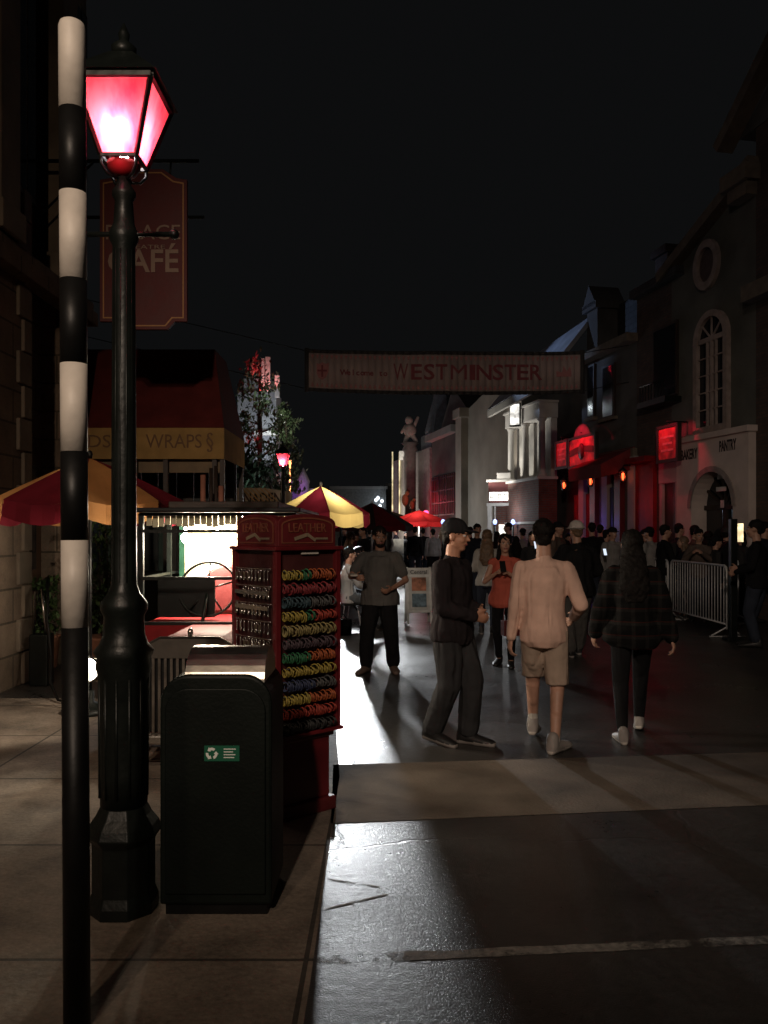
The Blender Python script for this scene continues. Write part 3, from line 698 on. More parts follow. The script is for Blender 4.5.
# cafe sign
t = thing('cafe_sign', 'dark red hanging sign reading PALACE CAFE with a thin gold outline', 'sign', (gx(144, 9.4), 9.4, 0))
signred = mat('sign_red', (.10, .010, .010), .6, 0, .15, 4, .15, 20); signgold = mat('sign_gold', (.42, .20, .07), .6, 0, .1, 10, 0); signcream = mat('sign_cream', (.30, .20, .15), .7, 0, .1, 10, 0)
def zpy(py, Y): return EYE-(py-532)/F*Y
zt, zb = zpy(170, 9.4), zpy(330, 9.4); hw = 43.5/F*9.4
def signshape(s_):
    w_ = hw-s_; T = zt-s_; B = zb+s_
    return [(-w_, B+.09), (-w_*.72, B+.09), (-w_*.55, B), (w_*.55, B), (w_*.72, B+.09), (w_, B+.09), (w_, T-.12), (w_*.75, T-.10), (w_*.45, T), (-w_*.45, T), (-w_*.75, T-.10), (-w_, T-.12)]
g = MB(); g.prism(signshape(0), .05, 'y', -.025); pn = g.build('panel', signred, t, .004)
a_, b_ = signshape(.035), signshape(.05); g = MB()
for i in range(len(a_)):
    j = (i+1) % len(a_); g.add([(a_[i][0], -.0275, a_[i][1]), (a_[j][0], -.0275, a_[j][1]), (b_[j][0], -.0275, b_[j][1]), (b_[i][0], -.0275, b_[i][1])], [(0, 1, 2, 3)])
g.build('outline', signgold, pn, solid=.002)
text('lettering', 'PALACE', signcream, pn, (0, -.03, zpy(234, 9.4)), .24, width=hw*1.7)
text('small_lettering', 'THEATRE', signcream, pn, (0, -.03, zpy(248, 9.4)), .065, width=hw*1.0)
text('large_lettering', 'CAFÉ', signcream, pn, (0, -.03, zpy(263, 9.4)), .36, width=hw*1.62, bold=.006)
g = MB(); zz = zpy(216, 9.4)
g.tube([(wx-t.location.x, .04, zt+.12), (hw+.12, .04, zt+.12)], .022, 8); g.tube([(wx-t.location.x, .04, zt-.5), (-hw-.1, .04, zt+.10)], .014, 8)
for x in (-hw*.6, hw*.6): g.tube([(x, .0, zt-.05), (x, .04, zt+.12)], .012, 6)
g.tube([(-hw-.28, .04, zz), (hw+.18, .04, zz)], .02, 8)
g.build('bracket', iron, t)

# ------------------------------------------------------------------ awning stall
t = thing('food_stall', 'food stall with a dark red awning and gold valance reading WRAPS', 'stall', (0, 11, 0))
x0, x1 = gx(66, 11), gx(224, 11); zv0, zv1 = zpy(459, 11), zpy(428, 11); ztop = zpy(360, 11)
g = MB(); g.add([(x0, 0, zv1), (x1, 0, zv1), (x1, 1.6, zv1), (x0, 1.6, zv1), (x0, .75, ztop+.3), (x1-.28, .75, ztop+.3), (x1-.28, 1.6, ztop+.3), (x0, 1.6, ztop+.3)],
               [(0, 1, 5, 4), (1, 2, 6, 5), (2, 3, 7, 6), (4, 5, 6, 7)])
g.build('awning', cloth('awning_red', (.085, .014, .012), 0, .8), t, solid=.012)
valm = cloth('valance_gold', (.36, .22, .08), .15)
g = MB()
g.add([(x0, -.006, zv0), (x1, -.006, zv0), (x1, -.006, zv1), (x0, -.006, zv1)], [(0, 1, 2, 3)])
g.add([(x1, 0, zv0), (x1, 1.6, zv0), (x1, 1.6, zv1), (x1, 0, zv1)], [(0, 1, 2, 3)])
g.build('valance', valm, t, solid=.008)
lt = mat('valance_lettering', (.13, .06, .02), .7, 0, .1, 9, 0)
text('lettering', 'WRAPS', lt, t, (gx(174, 11), -.014, zpy(442, 11)), .26, width=56/F*11)
text('lettering', '§', lt, t, (gx(210, 11), -.014, zpy(441, 11)), .28)
text('lettering', 'SALADS', lt, t, (gx(76, 11), -.014, zpy(442, 11)), .24, width=70/F*11)
g = MB()
for x in (x0+.1, gx(134, 11), gx(165, 11), gx(214, 11), x1-.03):
    for y in (.05, 1.5): g.box(x-.03, x+.03, y-.03, y+.03, 0, zv1)
g.build('post', darkwood, t)
g = MB(); g.box(x0, x1-.05, .12, .16, zpy(472, 11), zv1-.02); g.build('fascia_board', mat('tan_board', (.16, .11, .06), .7), t)
g = MB(); g.box(x0, x1-.05, .35, 1.4, 0, 1.02); g.box(x0-.05, x1, .28, 1.45, 1.02, 1.07); g.build('counter', darkwood, t, .01)
bm_ = [mat('stall_board_green', (.03, .06, .05), .7), mat('stall_board_grey', (.06, .06, .055), .7), darkwood, mat('stall_board_dark', (.015, .02, .02), .6)]
g = MB(); xx = x0; k = 0
while xx < x1-.2:
    w_ = random.uniform(.1, .26); g.m = k % 4; g.box(xx, xx+w_-.012, 1.42, 1.46, 1.07, 2.75); xx += w_; k += 1
g.build('back_wall', bm_, t)
pinkw = mat('pink_post_paint', (.36, .15, .10), .6)
for i, (px, top) in enumerate(((203, 475), (211, 468), (216, 466), (221, 486))):
    g = MB(); X = gx(px, 10.2); g.tube([(X, 10.2, 1.2), (X, 10.2, zpy(top, 10.2))], .032 if i in (0, 3) else .022, 10); g.lathe([(.06, 0), (.06, .04), (.02, .06), (.02, 1.2)], (X, 10.2, 0), 12)
    tag(g.build('canopy_post', pinkw if i in (0, 3) else darkwood), ['pinkish post, leftmost of the four under the WRAPS awning', 'tall brown post between the pinkish pair, the left one', 'tall brown post between the pinkish pair, the right one', 'short pinkish post, rightmost of the four under the awning'][i], 'post')

# leafy planter plants by the cafe
leafm = mat('leaf_green', (.05, .09, .025), .6, 0, .4, 9, .1, 20)
def shrub(loc, h, r, n, label, name='potted_shrub', seed=1):
    t = thing(name, label, 'plant', loc); rnd = random.Random(seed)
    g = MB(); g.lathe([(r*.5, 0), (r*.6, .02), (r*.75, .38), (r*.8, .40), (r*.7, .41)], n=18); g.build('pot', mat('terracotta', (.22, .09, .05), .8), t)
    g = MB()
    for k in range(5): g.tube([(0, 0, .38), (rnd.uniform(-.3, .3)*r, rnd.uniform(-.3, .3)*r, h*.6), (rnd.uniform(-.6, .6)*r, rnd.uniform(-.6, .6)*r, h*.9)], [.015, .010, .004], 6)
    g.build('stem', darkwood, t)
    g = MB()
    for k in range(n):
        a = rnd.uniform(0, 2*pi); q = rnd.random()**.5; z = .45+(h-.45)*rnd.random()
        rr2 = r*q*(.6+.6*noise.noise(V((cos(a)*1.3, sin(a)*1.3, z*2+seed)))+.3)
        c = V((rr2*cos(a), rr2*sin(a), z)); m = M4.Rotation(rnd.uniform(0, 6), 3, 'Z') @ M4.Rotation(rnd.uniform(-1.2, 1.2), 3, 'X')
        s_ = rnd.uniform(.03, .055); g.add([c+m @ V(p) for p in ((-s_*.5, 0, 0), (0, -s_, 0), (s_*.5, 0, .01), (0, s_, .0))], [(0, 1, 2, 3)])
    g.build('foliage', leafm, t); return t
shrub((gx(103, 9.9), 9.9, 0), 2.0, .34, 900, 'tall leafy shrub in a pot, seen between the striped pole and the lamp', seed=3)
shrub((gx(52, 10)-.1, 10.0, 0), 1.1, .25, 500, 'low leafy shrub in a pot by the cafe door', seed=4)

# ------------------------------------------------------------------ banner
YB = 16
t = thing('welcome_banner', 'long street banner reading Welcome to WESTMINSTER strung across the street', 'banner', (gx(444, YB), YB, 0))
x0, x1 = gx(307, YB)-t.location.x, gx(582, YB)-t.location.x
def bz(u): return (zpy(351+2*u, YB)-.06*4*u*(1-u)*.5, zpy(389+2*u, YB)-.06*4*u*(1-u))
bf = mat('banner_cream', (.25, .19, .18), .85, 0, .2, 1.5, .3, 12); bd = mat('banner_black_edge', (.02, .018, .018), .8)
n = 40
def strip(ya, yb, off, fn=None):
    g = MB(); g.smooth = True
    for i in range(n):
        u0, u1 = i/n, (i+1)/n; q = []
        for (u, s_) in ((u0, 0), (u1, 0), (u1, 1), (u0, 1)):
            T, B = bz(u); z = B+(T-B)*(ya if s_ == 0 else yb); q.append((x0+(x1-x0)*u, off+.03*sin(u*9)+.015*sin(u*23), z))
        g.add(q, [(0, 1, 2, 3)])
    return g
strip(.0, 1, 0).build('cloth', bf, t, solid=.01)
g = strip(-.05, .04, -.008); g2 = strip(.96, 1.05, -.008); g.add(g2.v, g2.f)
g.box(x0-.04, x0+.03, -.02, .02, bz(0)[1]-.05, bz(0)[0]+.05); g.box(x1-.03, x1+.04, -.02, .02, bz(1)[1]-.05, bz(1)[0]+.05); g.build('black_border', bd, t, solid=.014)
mar = mat('banner_maroon', (.14, .028, .035), .85, 0, .15, 8, 0); pnk = mat('banner_pink', (.27, .11, .11), .85, 0, .15, 8, 0)
def off(u): return .03*sin(u*9)+.015*sin(u*23)
g = MB()
for k in range(56):
    u = .02+.96*k/55; T, B = bz(u); X = x0+(x1-x0)*u
    for zc, sg in ((B+(T-B)*.13, 1), (B+(T-B)*.87, -1)):
        g.add([(X-.034, off(u)-.010, zc-sg*.03), (X+.034, off(u)-.010, zc-sg*.03), (X, off(u)-.010, zc+sg*.035)], [(0, 1, 2)])
        g.box(X-.012, X+.012, off(u)-.0105, off(u)-.009, zc-.035, zc+.035)
g.build('pattern_band', pnk, t)
L2 = []
Tm = lambda u: sum(bz(u))/2
for i, c in enumerate('WESTMINSTER'):
    ws = [.40, .26, .24, .26, .44, .13, .34, .24, .26, .26, .28]
    xs = sum(ws[:i])+ws[i]/2; u = (gx(391, YB)-gx(307, YB))/(x1-x0)+xs/sum(ws)*(gx(543, YB)-gx(391, YB))/(x1-x0)
    o = text('letter', c, mar, t, (x0+(x1-x0)*u, off(u)-.012, Tm(u)), .47 if i in (0,) else .42, width=ws[i]*(.72 if c in 'MW' else .86), bold=0 if c in 'MW' else .006)
for i, c in enumerate('Welcome to'):
    if c == ' ': continue
    u = (gx(344+4.6*i, YB)-gx(307, YB))/(x1-x0)
    text('small_letter', c, mar, t, (x0+(x1-x0)*u, off(u)-.012, Tm(u)-.02), .15, bold=.004)
def shield(u):
    g = MB(); X = x0+(x1-x0)*u; z = Tm(u)
    pts = [(X-.13, z+.16), (X-.06, z+.13), (X, z+.17), (X+.06, z+.13), (X+.13, z+.16), (X+.12, z-.02), (X+.07, z-.13), (X, z-.18), (X-.07, z-.13), (X-.12, z-.02)]
    g.prism(pts, .004, 'y', off(u)-.014); o = g.build('shield_emblem', pnk, t)
    g = MB(); g.box(X-.09, X+.09, off(u)-.019, off(u)-.0145, z-.015, z+.02); g.box(X-.018, X+.018, off(u)-.0195, off(u)-.0165, z-.12, z+.11); g.build('cross', mar, o)
shield(.055)
g = MB(); u = .945; X = x0+(x1-x0)*u; z = Tm(u)   # crown like emblem
g.prism([(X-.2, z-.08), (X+.17, z-.08), (X+.2, z+.02), (X+.1, z-.01), (X+.06, z+.12), (X-.0, z+.02), (X-.06, z+.13), (X-.09, z+.0), (X-.2, z+.03)], .004, 'y', off(u)-.014); g.build('crown_emblem', pnk, t)
g = MB()
for (x, z0_, dx) in ((x0, bz(0)[0], -6), (x1, bz(1)[0], 1.05), (x0, bz(0)[1], -6), (x1, bz(1)[1], 1.05)):
    g.tube([(x, 0, z0_), (x+dx, .5, z0_+.25*abs(dx))], .008, 5)
g.build('cable', iron, t)

# ------------------------------------------------------------------ right row of buildings
UX, UY = -.199, .98; RZ = math.atan2(-.98, .199)
def fY(px): return 8500/(px-216)
def fpt(Y): return V((10.266-.203*Y, Y, 0))
class Fac:
    def xd(s, px, d):
        q = (px-384)/F; return (s.p.x-.98*d-q*(s.p.y-.199*d))/(-q*.98-.199)
    def zd(s, px, py, d):
        return EYE-(py-532)/F*(s.p.y-.98*s.xd(px, d)-.199*d)
    def __init__(s, name, label, pxn, pxf, cat='building'):
        s.Yn, s.Yf = fY(pxn), fY(pxf); p = fpt(s.Yn); s.len = (s.Yf-s.Yn)/.98; s.p = p
        s.t = thing(name, label, cat, p, RZ)
    def x(s, px): return -(fY(px)-s.Yn)/.98
    def z(s, px, py): return EYE-(py-532)/F*fY(px)
    def world(s, x, y, z): return M4.Translation(s.p) @ M4.Rotation(RZ, 4, 'Z') @ V((x, y, z))
def rbox(g, x0, x1, y0, y1, z0, z1): return g.box(min(x0, x1), max(x0, x1), y0, y1, z0, z1)
# R0 brick pier building, nearest at right
f = Fac('brick_townhouse', 'dark brick building with a gable at the right edge', 980, 757)
g = MB(); rbox(g, f.x(980), f.x(757), -.02, 6, 0, 9.3); g.build('wall', brickdark, f.t)
g = MB(); xa, xb = f.x(980), f.x(745)
g.prism([(xb-.1, 9.3), (xa, 9.3), ((xa+xb)/2+.5, 11.6)], 5, 'y', -.05); g.build('gable', darkstucco, f.t)
g = MB(); g.bar((xb-.35, -.25, 9.2), ((xa+xb)/2+.5, -.25, 11.8), .35, .22); g.box(xb-.3, xb+.5, -.35, .1, 8.3, 8.6); g.box(xb-.2, xb+.4, -.25, .1, 8.05, 8.3); g.build('bargeboard', mat('weathered_stone_trim', (.16, .13, .10), .9), f.t)
g = MB(); g.box(xb+.3, xa, -.3, -.02, 6.0, 6.3); g.build('string_course', MATS['weathered_stone_trim'], f.t)
for xw in (xb+1.3, xb+2.9):
    g = MB(); g.box(xw, xw+.9, -.07, -.02, 1.0, 2.7); wo = g.build('window', darkwood, f.t)
    g = MB(); g.box(xw+.07, xw+.83, -.08, -.071, 1.07, 2.63); g.build('pane', darkglass, wo)
# R1 arched window building
f = Fac('arched_window_house', 'gabled house with a round window, tall arched window and pale ground floor', 757, 684)
ZL = 3.62
g = MB(); pr = [(-f.len-.6, ZL), (.02, ZL), (.02, f.z(734, 179)+.1), (f.x(640), f.z(640, 275))]
g.prism([(-f.len-.5, ZL), (.0, ZL), (.0, 8.6), (-f.len-.5, 7.5)], 5, 'y', 0); g.build('wall', mat('grey_render', (.115, .115, .10), .9, 0, .25, 1.5, .4, 20), f.t)  # upper wall in dark grey plaster
g = MB(); g.bar((.1, -.1, 8.65), (-f.len-.75, -.1, 7.42), .3, .22); g.build('roof_edge', MATS['weathered_stone_trim'], f.t)
# ground floor
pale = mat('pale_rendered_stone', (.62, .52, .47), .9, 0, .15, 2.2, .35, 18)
ax0, ax1 = f.x(741), f.x(699); cxm = (ax0+ax1)/2; ra = abs(ax1-ax0)/2; zc = f.z(720, 507)
g = MB(); n = 16
Lx, Rx = -f.len, 0.0
ty = -.18
arc = [(cxm+ra*cos(pi*i/n), zc+ra*sin(pi*i/n)) for i in range(n+1)]  # right to left
# front plate with arch hole built from quads
def plate(y0, y1):
    g.box(cxm+ra, Rx, y0, y1, 0, ZL); g.box(Lx, cxm-ra, y0, y1, 0, ZL)
    for i in range(n):
        (xa, za), (xb, zb_) = arc[i], arc[i+1]
        g.add([(xa, y0, za), (xb, y0, zb_), (xb, y0, ZL), (xa, y0, ZL), (xa, y1, za), (xb, y1, zb_), (xb, y1, ZL), (xa, y1, ZL)], [(0, 1, 2, 3), (4, 5, 6, 7), (0, 1, 5, 4), (3, 2, 6, 7)])
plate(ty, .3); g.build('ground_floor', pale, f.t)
g = MB(); g.box(Lx-.05, .05, -.24, -.0, ZL-.06, ZL+.06); g.build('ledge', pale, f.t, .01)
g = MB()
for i in range(n):
    (xa, za), (xb, zb_) = arc[i], arc[i+1]
    k = 1.16; q = lambda x, z: (cxm+(x-cxm)*k, zc+(z-zc)*k)
    (xc, zcc), (xd, zd) = q(xa, za), q(xb, zb_)
    g.add([(xa, ty-.03, za), (xb, ty-.03, zb_), (xd, ty-.03, zd), (xc, ty-.03, zcc), (xa, ty, za), (xb, ty, zb_), (xd, ty, zd), (xc, ty, zcc)], [(0, 1, 2, 3), (0, 1, 5, 4), (3, 2, 6, 7)])
g.build('arch_trim', mat('grey_stone_trim', (.28, .24, .22), .9), f.t)
g = MB(); g.box(cxm-ra, cxm+ra, .18, .22, 0, zc+ra); dd = g.build('arch_glazing', darkglass, f.t)
g = MB()
for i in range(1, 6):
    a = pi*i/6; g.bar((cxm, .15, zc), (cxm+ra*cos(a), .15, zc+ra*sin(a)), .05, .05, (0, 1, 0))
g.box(cxm-ra, cxm+ra, .12, .18, zc-.05, zc+.05); g.box(cxm-.05, cxm+.05, .12, .18, 0, zc); g.build('glazing_bars', darkwood, dd)
paper = mat('paper_notice', (.6, .6, .58), .8)
for (px, py, w_, h_) in ((722, 476, .26, .12), (722, 489, .34, .09), (723, 504, .11, .15)):
    g = MB(); X = f.x(px); Z = f.z(px, py); g.box(X-w_/2, X+w_/2, -.02, -.012, Z-h_/2, Z+h_/2); o = g.build('notice', paper, None)
    o.location = f.p; o.rotation_euler = (0, 0, RZ); tag(o, {476: 'pale notice at the top of the arched doorway', 489: 'wide pale notice in the middle of the arched doorway', 504: 'small upright pale notice low in the arched doorway'}[py], 'notice')
dkl = mat('dark_lettering', (.03, .022, .02), .7)
text('lettering', 'BAKERY', dkl, f.t, (f.x(697), ty-.004, f.z(697, 455)), .30, width=.62, bold=.008)
text('lettering', 'PANTRY', dkl, f.t, (f.x(736), ty-.004, f.z(736, 446)), .30, width=.55, bold=.008)
# arched window above
def arch_window(f, pxl, pxr, pyt, pyb, fr=.13):
    xa, xb = f.x(pxr), f.x(pxl); c = (xa+xb)/2; r_ = abs(xb-xa)/2; zb_ = f.z((pxl+pxr)/2, pyb); zt_ = f.z((pxl+pxr)/2, pyt); zc_ = zt_-r_
    def outline(k): rr3 = r_-k; return [(c-rr3, zb_+k), (c+rr3, zb_+k)]+[(c+rr3*cos(pi*i/16), zc_+rr3*sin(pi*i/16)) for i in range(17)]
    g = MB(); A, B = outline(0), outline(fr); n = len(A)
    for i in range(n):
        j = (i+1) % n; g.add([(A[i][0], -.10, A[i][1]), (A[j][0], -.10, A[j][1]), (B[j][0], -.10, B[j][1]), (B[i][0], -.10, B[i][1]),
                              (A[i][0], 0, A[i][1]), (A[j][0], 0, A[j][1]), (B[j][0], 0, B[j][1]), (B[i][0], 0, B[i][1])], [(0, 1, 2, 3), (0, 1, 5, 4), (3, 2, 6, 7)])
    g.box(c-r_-.12, c+r_+.12, -.2, 0, zb_-.14, zb_); trim = mat('window_stone_trim', (.34, .27, .24), .85)
    w_ = g.build('window', trim, f.t)
    g = MB(); g.prism(B, .01, 'y', -.012); g.build('pane', darkglass, w_)
    g = MB(); rr3 = r_-fr
    for x in (-.33, .33): g.box(c+rr3*x-.02, c+rr3*x+.02, -.06, -.013, zb_+fr, zc_)
    g.box(c-.035, c+.035, -.065, -.013, zb_+fr, zc_); g.box(c-rr3, c+rr3, -.066, -.013, zc_-.04, zc_+.06)
    for k in range(1, 5): z = zb_+fr+(zc_-zb_-fr)*k/5; g.box(c-rr3, c+rr3, -.05, -.013, z-.014, z+.014)
    for k in range(1, 4): a = pi*k/4; g.bar((c, -.04, zc_), (c+rr3*cos(a), -.04, zc_+rr3*sin(a)), .03, .03, (0, 1, 0))
    g.build('glazing_bars', trim, w_)
arch_window(f, 697, 731, 310, 432)
g = MB(); X = f.x(708.5); Z = f.z(708.5, 265); trim = MATS['window_stone_trim']
n = 24
for i in range(n):
    a0, a1 = 2*pi*i/n, 2*pi*(i+1)/n; q = []
    for y in (-.09, 0):
        for r_ in (.36, .52): q += [(X+r_*.85*cos(a0), y, Z+r_*cos(0)*sin(a0)), (X+r_*.85*cos(a1), y, Z+r_*sin(a1))]
    g.add(q, [(0, 1, 3, 2), (4, 5, 7, 6), (0, 1, 5, 4), (2, 3, 7, 6)])
w_ = g.build('round_window', trim, f.t)
g = MB(); g.prism([(X+.31*cos(2*pi*i/n), Z+.37*sin(2*pi*i/n)) for i in range(n)], .01, 'y', -.012); g.build('pane', mat('dull_pane', (.12, .09, .085), .4), w_)
# R2 brick house with red sign
f2 = Fac('brick_shop', 'dark brick shop lit red at its doorway, between the arched house and the tavern', 684, 637)
g = MB(); rbox(g, 0, -f2.len, .0, 5, 0, 7.3); g.build('wall', brickdark, f2.t)
g = MB(); g.prism([(.0, 7.3), (-f2.len, 7.3), (-f2.len, 7.5), (0, 7.5)], 5.2, 'y', -.2); g.prism([(-.2, 7.5), (-f2.len, 7.5), (-f2.len, 8.3), (-.2, 8.6)], 4, 'y', 1.0); g.build('roof', slate, f2.t)
g = MB(); xx = f2.x(612); g.box(xx-.3, xx+.3, 1.4, 2.0, 7.3, 9.1); g.box(xx-.38, xx+.38, 1.3, 2.1, 8.9, 9.1); g.build('chimney', brickdark, f2.t)
g = MB(); xl, xr = f2.x(655), f2.x(679); g.box(xl, xr, -.06, .0, f2.z(667, 398), f2.z(667, 325)); wo = g.build('window', darkwood, f2.t)
g = MB(); g.box(xl+.06, xr-.06, -.07, -.061, f2.z(667, 396), f2.z(667, 328)); g.build('pane', darkglass, wo)
g = MB(); g.box(xl-.1, xr+.1, -.4, 0, f2.z(667, 406), f2.z(667, 400))
for k in range(9): x = xl+(xr-xl)*k/8; g.tube([(x, -.38, f2.z(667, 401)), (x, -.38, f2.z(667, 384))], .012, 5)
g.tube([(xl, -.38, f2.z(667, 384)), (xr, -.38, f2.z(667, 384))], .018, 6); g.build('iron_balcony', iron, f2.t)
# doorway surround
g = MB(); xl, xr = f2.x(664), f2.x(683); g.box(xr-.12, xr, -.12, 0, 0, 3.2); g.box(xl, xl+.12, -.12, 0, 0, 3.2); g.box(xl, xr, -.14, 0, 2.75, 3.2); g.build('doorway_surround', greystucco, f2.t, .01)
g = MB(); g.box(xl+.12, xr-.12, -.05, -.003, 0, 2.75); g.build('door', darkwood, f2.t)
g = MB(); xl2, xr2 = f2.x(639), f2.x(657); g.box(xl2, xr2, -.10, -.002, 0, 3.3); g.box(xl2-.05, xr2+.05, -.35, -.002, 3.3, 3.42); g.build('shop_front', redpaint, f2.t)
# hanging sign 2
def redsign(f, pxl, pxr, pyt, pyb, label, rnd, prow=.0, words=None, ribbon=False):
    c = (pxl+pxr)/2; X0, X1 = f.xd(pxl, .48), f.xd(pxr, .48); X0, X1 = min(X0, X1), max(X0, X1); Z0, Z1 = f.zd(c, pyb, .48), f.zd(c, pyt, .48)
    t = thing('hanging_sign', label, 'sign', f.world((X0+X1)/2, -.45, 0), RZ)
    h = (X1-X0)/2
    g = MB(); g.box(-h, h, -.03, .03, Z0, Z1); g.build('board', mat('sign_face_red', (.6, .10, .10), .6, 0, .6, 4, .2, 18), t, .005)
    g = MB()
    for (a, b, c_, d) in ((-h-.05, h+.05, Z0-.05, Z0+.02), (-h-.05, h+.05, Z1-.02, Z1+.05), (-h-.05, -h+.03, Z0, Z1), (h-.03, h+.05, Z0, Z1)): g.box(a, b, -.05, .05, c_, d)
    g.build('frame', darkwood, t, .005)
    if ribbon:
        g = MB(); g.prism([(-h*.9, Z0+(Z1-Z0)*.38), (-h*.3, Z0+(Z1-Z0)*.45), (h*.3, Z0+(Z1-Z0)*.45), (h*.9, Z0+(Z1-Z0)*.38), (h*.9, Z0+(Z1-Z0)*.6), (h*.3, Z0+(Z1-Z0)*.67), (-h*.3, Z0+(Z1-Z0)*.67), (-h*.9, Z0+(Z1-Z0)*.6)], .01, 'y', -.045)
        g.build('ribbon', mat('sign_dark_mark', (.12, .02, .02), .7), t)
        g = MB(); g.loft([(V((0, -.06, (Z0+Z1)/2)), V((.16, 0, 0)), V((0, 0, .2))), (V((0, -.035, (Z0+Z1)/2)), V((.17, 0, 0)), V((0, 0, .21)))], 20); g.build('medallion', darkred, t)
        g = MB(); g.prism([(h*cos(a)*.6, Z1+.03+.32*sin(a)) for a in [pi*i/12 for i in range(13)]], .06, 'y', -.03); g.build('crest', mat('crest_grey', (.14, .11, .10), .8), t)
    else:
        g = MB()
        for k, (w_, y) in enumerate(((.7, .7), (.5, .5), (.65, .3))): g.box(-h*w_, h*w_, -.036, -.031, Z0+(Z1-Z0)*y-.025, Z0+(Z1-Z0)*y+.025)
        g.build('marks', mat('sign_pale_mark', (.8, .3, .3), .6), t)
    g = MB(); g.tube([(0, .45, Z1+.12), (0, -.05, Z1+.12)], .02, 6); g.tube([(0, 0, Z1), (0, 0, Z1+.12)], .014, 6); g.build('bracket', iron, t)
    return t, (X0+X1)/2, (Z0+Z1)/2
_, X, Z = redsign(f2, 658, 677, 427, 460, 'square red lit sign beside the pale ground floor', 1)
lamp('sign_lamp', 'SPOT', f2.world(X, -1.0, Z+.75), 30, RED, .04, f2.world(X, -.45, Z), 85)
lamp('doorway_lamp', 'POINT', f2.world(f2.x(650), -.55, 2.4), 2.2, RED, .05)
lamp('doorway_lamp', 'POINT', f2.world(f2.x(671), -.5, 2.55), 1.5, RED, .05)
# R3 tavern
f3 = Fac('tavern', 'dark tavern with red lit doorways and wall lanterns behind the crowd', 637, 582)
g = MB(); rbox(g, 0, -f3.len, .0, 5, 0, 6.5); g.build('wall', darkstucco, f3.t)
g = MB(); rbox(g, .05, -f3.len-.1, -.3, .3, 6.3, 6.5); g.build('eaves', MATS['weathered_stone_trim'], f3.t)
g = MB(); rbox(g, .02, -f3.len, -.12, 0, 3.5, 3.7); g.build('string_course', MATS['weathered_stone_trim'], f3.t)
g = MB(); g.prism([(0, 6.5), (-f3.len, 6.5), (-f3.len, 7.9), (-.5, 7.9)], 4, 'y', .8); g.build('roof', slate, f3.t)
g = MB(); g.box(-f3.len-.1, -f3.len+.55, .2, .9, 6.5, 8.0); g.box(-f3.len-.2, -f3.len+.65, .1, 1.0, 7.8, 8.0); g.prism([(-f3.len-.2, 7.9), (-f3.len+.65, 7.9), (-f3.len+.2, 8.5)], .9, 'y', .1); g.build('dormer', darkstucco, f3.t)
for (pa, pb) in ((604, 616), (589, 596)):
    g = MB(); xa, xb = f3.x(pa), f3.x(pb); g.box(xa, xb, -.06, .0, f3.z((pa+pb)/2, 418), f3.z((pa+pb)/2, 365)); wo = g.build('window', darkwood, f3.t)
    g = MB(); g.box(xa+.06, xb-.06, -.07, -.061, f3.z((pa+pb)/2, 416), f3.z((pa+pb)/2, 367)); g.build('pane', darkglass, wo)
    g = MB(); g.box(xa-.1, xb+.1, -.12, 0, f3.z((pa+pb)/2, 421), f3.z((pa+pb)/2, 418)); g.build('sill', MATS['weathered_stone_trim'], wo)
g = MB(); xa, xb = f3.x(600), f3.x(635); g.prism([(-.9, 3.3), (-.0, 3.75), (0, 3.2), (-.9, 2.98)], xb-xa, 'x', xa); g.build('awning', cloth('tavern_awning', (.18, .03, .03), .1), f3.t)
for k in range(5):
    X = -f3.len*(k+.08)/4.4; g = MB(); g.box(X-.16, X+.16, -.14, 0, 0, 3.5); g.build('pilaster', darkred if k % 2 else greystucco, f3.t, .01)
g = MB(); xa, xb = f3.x(576), f3.x(594); g.box(xa, xb, -.06, 0, 0, 2.7); g.build('red_door', redpaint, f3.t)
g = MB(); xa, xb = f3.x(603), f3.x(615); g.box(xa, xb, -.06, 0, 0, 2.8); g.build('dark_door', mat('blue_black_door', (.05, .05, .08), .5), f3.t)
_, X, Z = redsign(f3, 569, 595, 437, 465, 'crested red lit sign with a ribbon over the tavern door', 2, ribbon=True)
lamp('sign_lamp', 'SPOT', f3.world(X, -1.2, Z+.8), 60, RED, .04, f3.world(X, -.45, Z), 85)
_, X2, Z2 = redsign(f3, 556, 567, 442, 467, 'narrow red lit sign left of the crested one', 3)
lamp('sign_lamp', 'SPOT', f3.world(X2, -1.2, Z2+.8), 30, RED, .04, f3.world(X2, -.45, Z2), 80)
lamp('doorway_lamp', 'POINT', f3.world(f3.x(583), -.7, 2.3), 3, RED, .05)
lamp('doorway_lamp', 'POINT', f3.world(f3.x(605), -.6, 1.9), 3, (.25, .15, 1), .05)
flame = emis('lantern_flame', (1, .16, .05), 5)
for i, (px, py) in enumerate(((564, 485), (590.6, 481), (623, 476))):
    X, Z = f3.xd(px, .35), f3.zd(px, py, .35)
    t = thing('wall_lantern', ['small glowing wall lantern, leftmost on the tavern front', 'small glowing wall lantern in the middle of the tavern front', 'small glowing wall lantern, rightmost on the tavern front'][i], 'lantern', f3.world(X, -.35, Z), RZ, 'wall lanterns of the tavern')
    g = MB(); g.lathe([(.05, -.13), (.09, .1), (.11, .11), (.02, .2), (.01, .25)], n=6, smooth=False)
    g.tube([(0, 0, .25), (0, .35, .25)], .012, 6); g.build('casing', glass('lantern_glass', (.9, .6, .5), .1), t)
    g = MB(); g.ell((0, 0, -.01), (.05, .05, .09)); g.build('flame', flame, t)
    g = MB()
    for k in range(6): a = pi*k/3; g.bar((.05*cos(a), .05*sin(a), -.13), (.09*cos(a), .09*sin(a), .1), .014)
    g.lathe([(.055, -.15), (.055, -.13)], n=6); g.lathe([(.12, .11), (.02, .21)], n=6); g.tube([(0, 0, .2), (0, 0, .26), (0, .35, .26)], .012, 6); g.build('frame', iron, t)
